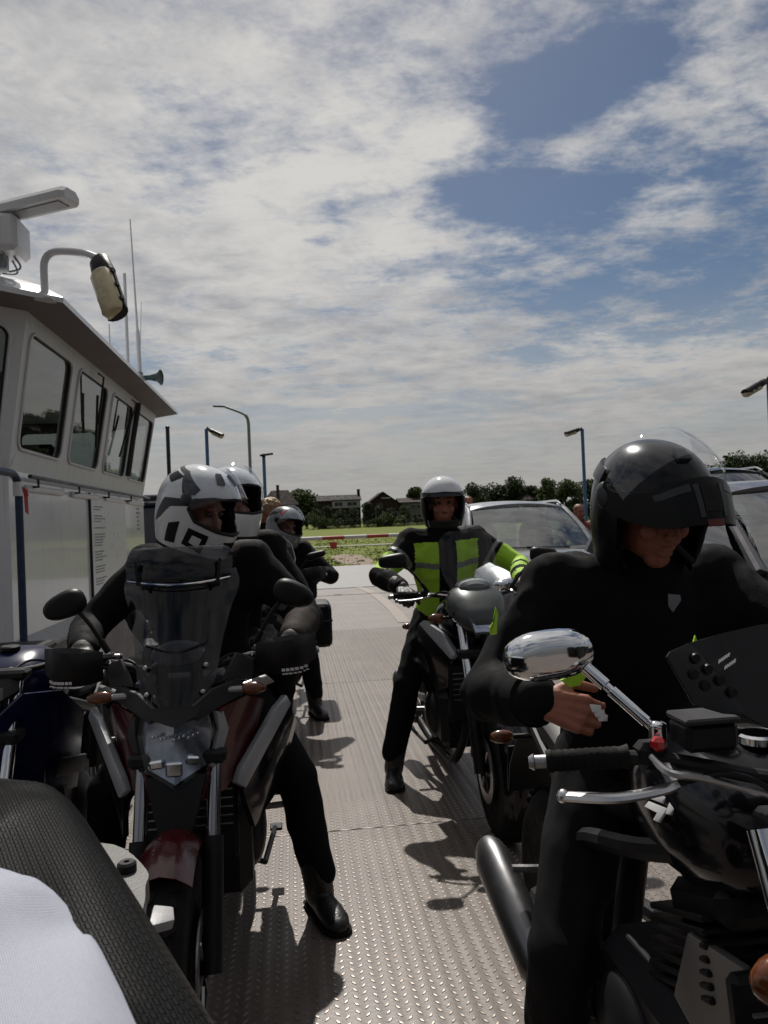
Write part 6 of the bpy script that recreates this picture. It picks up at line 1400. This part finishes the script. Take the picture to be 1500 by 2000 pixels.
def cloth_mat():
    m = bpy.data.materials.new('white_fabric'); m.use_nodes = True; nt = m.node_tree; b = nt.nodes['Principled BSDF']; N = nt.nodes.new; L = nt.links.new
    uv = N('ShaderNodeUVMap'); uv.uv_map = 'UVMap'; ck = N('ShaderNodeTexBrick'); L(uv.outputs[0], ck.inputs['Vector']); ck.inputs['Scale'].default_value = 1
    ck.inputs['Brick Width'].default_value = .0022; ck.inputs['Row Height'].default_value = .0013; ck.inputs['Mortar Size'].default_value = .0003; ck.inputs['Mortar Smooth'].default_value = 1
    ck.inputs['Color1'].default_value = (.40, .42, .49, 1); ck.inputs['Color2'].default_value = (.37, .39, .46, 1); ck.inputs['Mortar'].default_value = (.22, .23, .29, 1)
    L(ck.outputs['Color'], b.inputs['Base Color']); b.inputs['Roughness'].default_value = .75
    iv = N('ShaderNodeMath'); iv.operation = 'SUBTRACT'; iv.inputs[0].default_value = 1; L(ck.outputs['Fac'], iv.inputs[1])
    bp = N('ShaderNodeBump'); bp.inputs['Strength'].default_value = .5; bp.inputs['Distance'].default_value = .0006; L(iv.outputs[0], bp.inputs['Height']); L(bp.outputs[0], b.inputs['Normal']); return m
e0, e1 = at(95, 1515, y=.88), at(400, 2020, y=.46)
Ed = V((e1.x-e0.x, e1.y-e0.y, 0)); EL = Ed.length; Ed.normalize(); Sd = V((Ed.y, -Ed.x, 0))
if Sd.x > 0: Sd = -Sd
def bag_pt(u, s, z): return e0+Ed*u+Sd*s+V((0, 0, z-e0.z))
BG = thing('bag', 'black mesh bag with white fabric centre strapped over the motorcycle tail', 'bag', (e0.x+Ed.x*.25+Sd.x*.2, e0.y+Ed.y*.25+Sd.y*.2, .86)); bo = V(BG.location)
def puff(name, m, u0, u1, s0, s1, zb, ztop, pw, parent, nu=72, nv=44, wr_=.004, slope=0.0, seed=0, dome=0):
    """soft cushion; uv in metres so the weave keeps its scale"""
    cu, cs, cz = (u0+u1)/2, (s0+s1)/2, (zb+ztop)/2; a, b, c = (u1-u0)/2, (s1-s0)/2, (ztop-zb)/2; bm = NB(); uvl = bm.loops.layers.uv.new('UVMap')
    sg = lambda v, p: math.copysign(abs(v)**p, v); g = []
    for i in range(nv+1):
        th = -pi/2+pi*i/nv; row = []
        for j in range(nu):
            ph = 2*pi*j/nu; x, y, z = a*sg(cos(ph), pw)*sg(cos(th), pw), b*sg(sin(ph), pw)*sg(cos(th), pw), c*sg(sin(th), pw)
            p = bag_pt(cu+x, cs+y, cz+z+slope*(x+a)+dome*(1-(y/b)**2)*(z > 0)); n_ = .55-2.2*abs(NZ.noise(V((p.x*10, p.y*6, p.z*8))+NZ.noise_vector(p*5)*.8+V((seed, 0, 0))))+.5*NZ.noise(p*21+V((seed, 0, 0))); p += V((Sd.x*.4, Sd.y*.4, 1))*wr_*n_
            row.append((p-bo, (x, y+z*.0, z)))
        g.append(row)
    vs2 = [[bm.verts.new(p) for p, q in r] for r in g]
    for i in range(nv):
        for j in range(nu):
            k = (j+1) % nu; f = bm.faces.new((vs2[i][j], vs2[i][k], vs2[i+1][k], vs2[i+1][j])); qs = [g[i][j][1], g[i][k][1], g[i+1][k][1], g[i+1][j][1]]
            n_ = (vs2[i][k].co-vs2[i][j].co).cross(vs2[i+1][j].co-vs2[i][j].co); top = abs(n_.z) > max(abs(n_.dot(Ed)), abs(n_.dot(Sd)))*.7
            for l, q in zip(f.loops, qs): l[uvl].uv = (q[0], q[1]) if top else (q[0] if abs(n_.dot(Sd)) > abs(n_.dot(Ed)) else q[1], q[2]+q[1]*0)
    bmesh.ops.remove_doubles(bm, verts=bm.verts, dist=1e-5); return to_obj(name, bm, m, parent, smooth=50)
M_mesh = mesh_mat(); zt0 = e0.z
puff('mesh_shell', M_mesh, -.045, EL+.16, -.022, .46, .86, zt0+.022, .26, BG, slope=(e1.z-e0.z)/EL, wr_=.012)
puff('white_panel', cloth_mat(), .20, EL+.22, .025, .44, zt0-.20, zt0+.050, .55, BG, slope=(e1.z-e0.z)/EL, wr_=.014, seed=4)
# stitched seams on the bag
def seam(name, m, pts, r, lift):
    """thread line laid over the bag surface (found by casting straight down)"""
    from mathutils.bvhtree import BVHTree
    trees = [BVHTree.FromPolygons([v.co for v in o.data.vertices], [tuple(p.vertices) for p in o.data.polygons]) for o in BG.children if o.type == 'MESH']
    path = []
    for u, s_ in pts:
        p = bag_pt(u, s_, zt0+.3)-bo; hits = [h[0].z for h in (t_.ray_cast(p, V((0, 0, -1))) for t_ in trees) if h[0] is not None]
        if hits: path.append(V((p.x, p.y, max(hits)+lift)))
    if len(path) > 2:
        bm = NB(); tube(bm, path, r, 6); to_obj(name, bm, m, BG)
seam('seam', mat('grey_seam_thread', (.20, .20, .23), .8), [(.25+.004*i+.002*sin(i*.8), .34-.0*i+.003*sin(i*.6)) for i in range(120)], .0012, .0004)
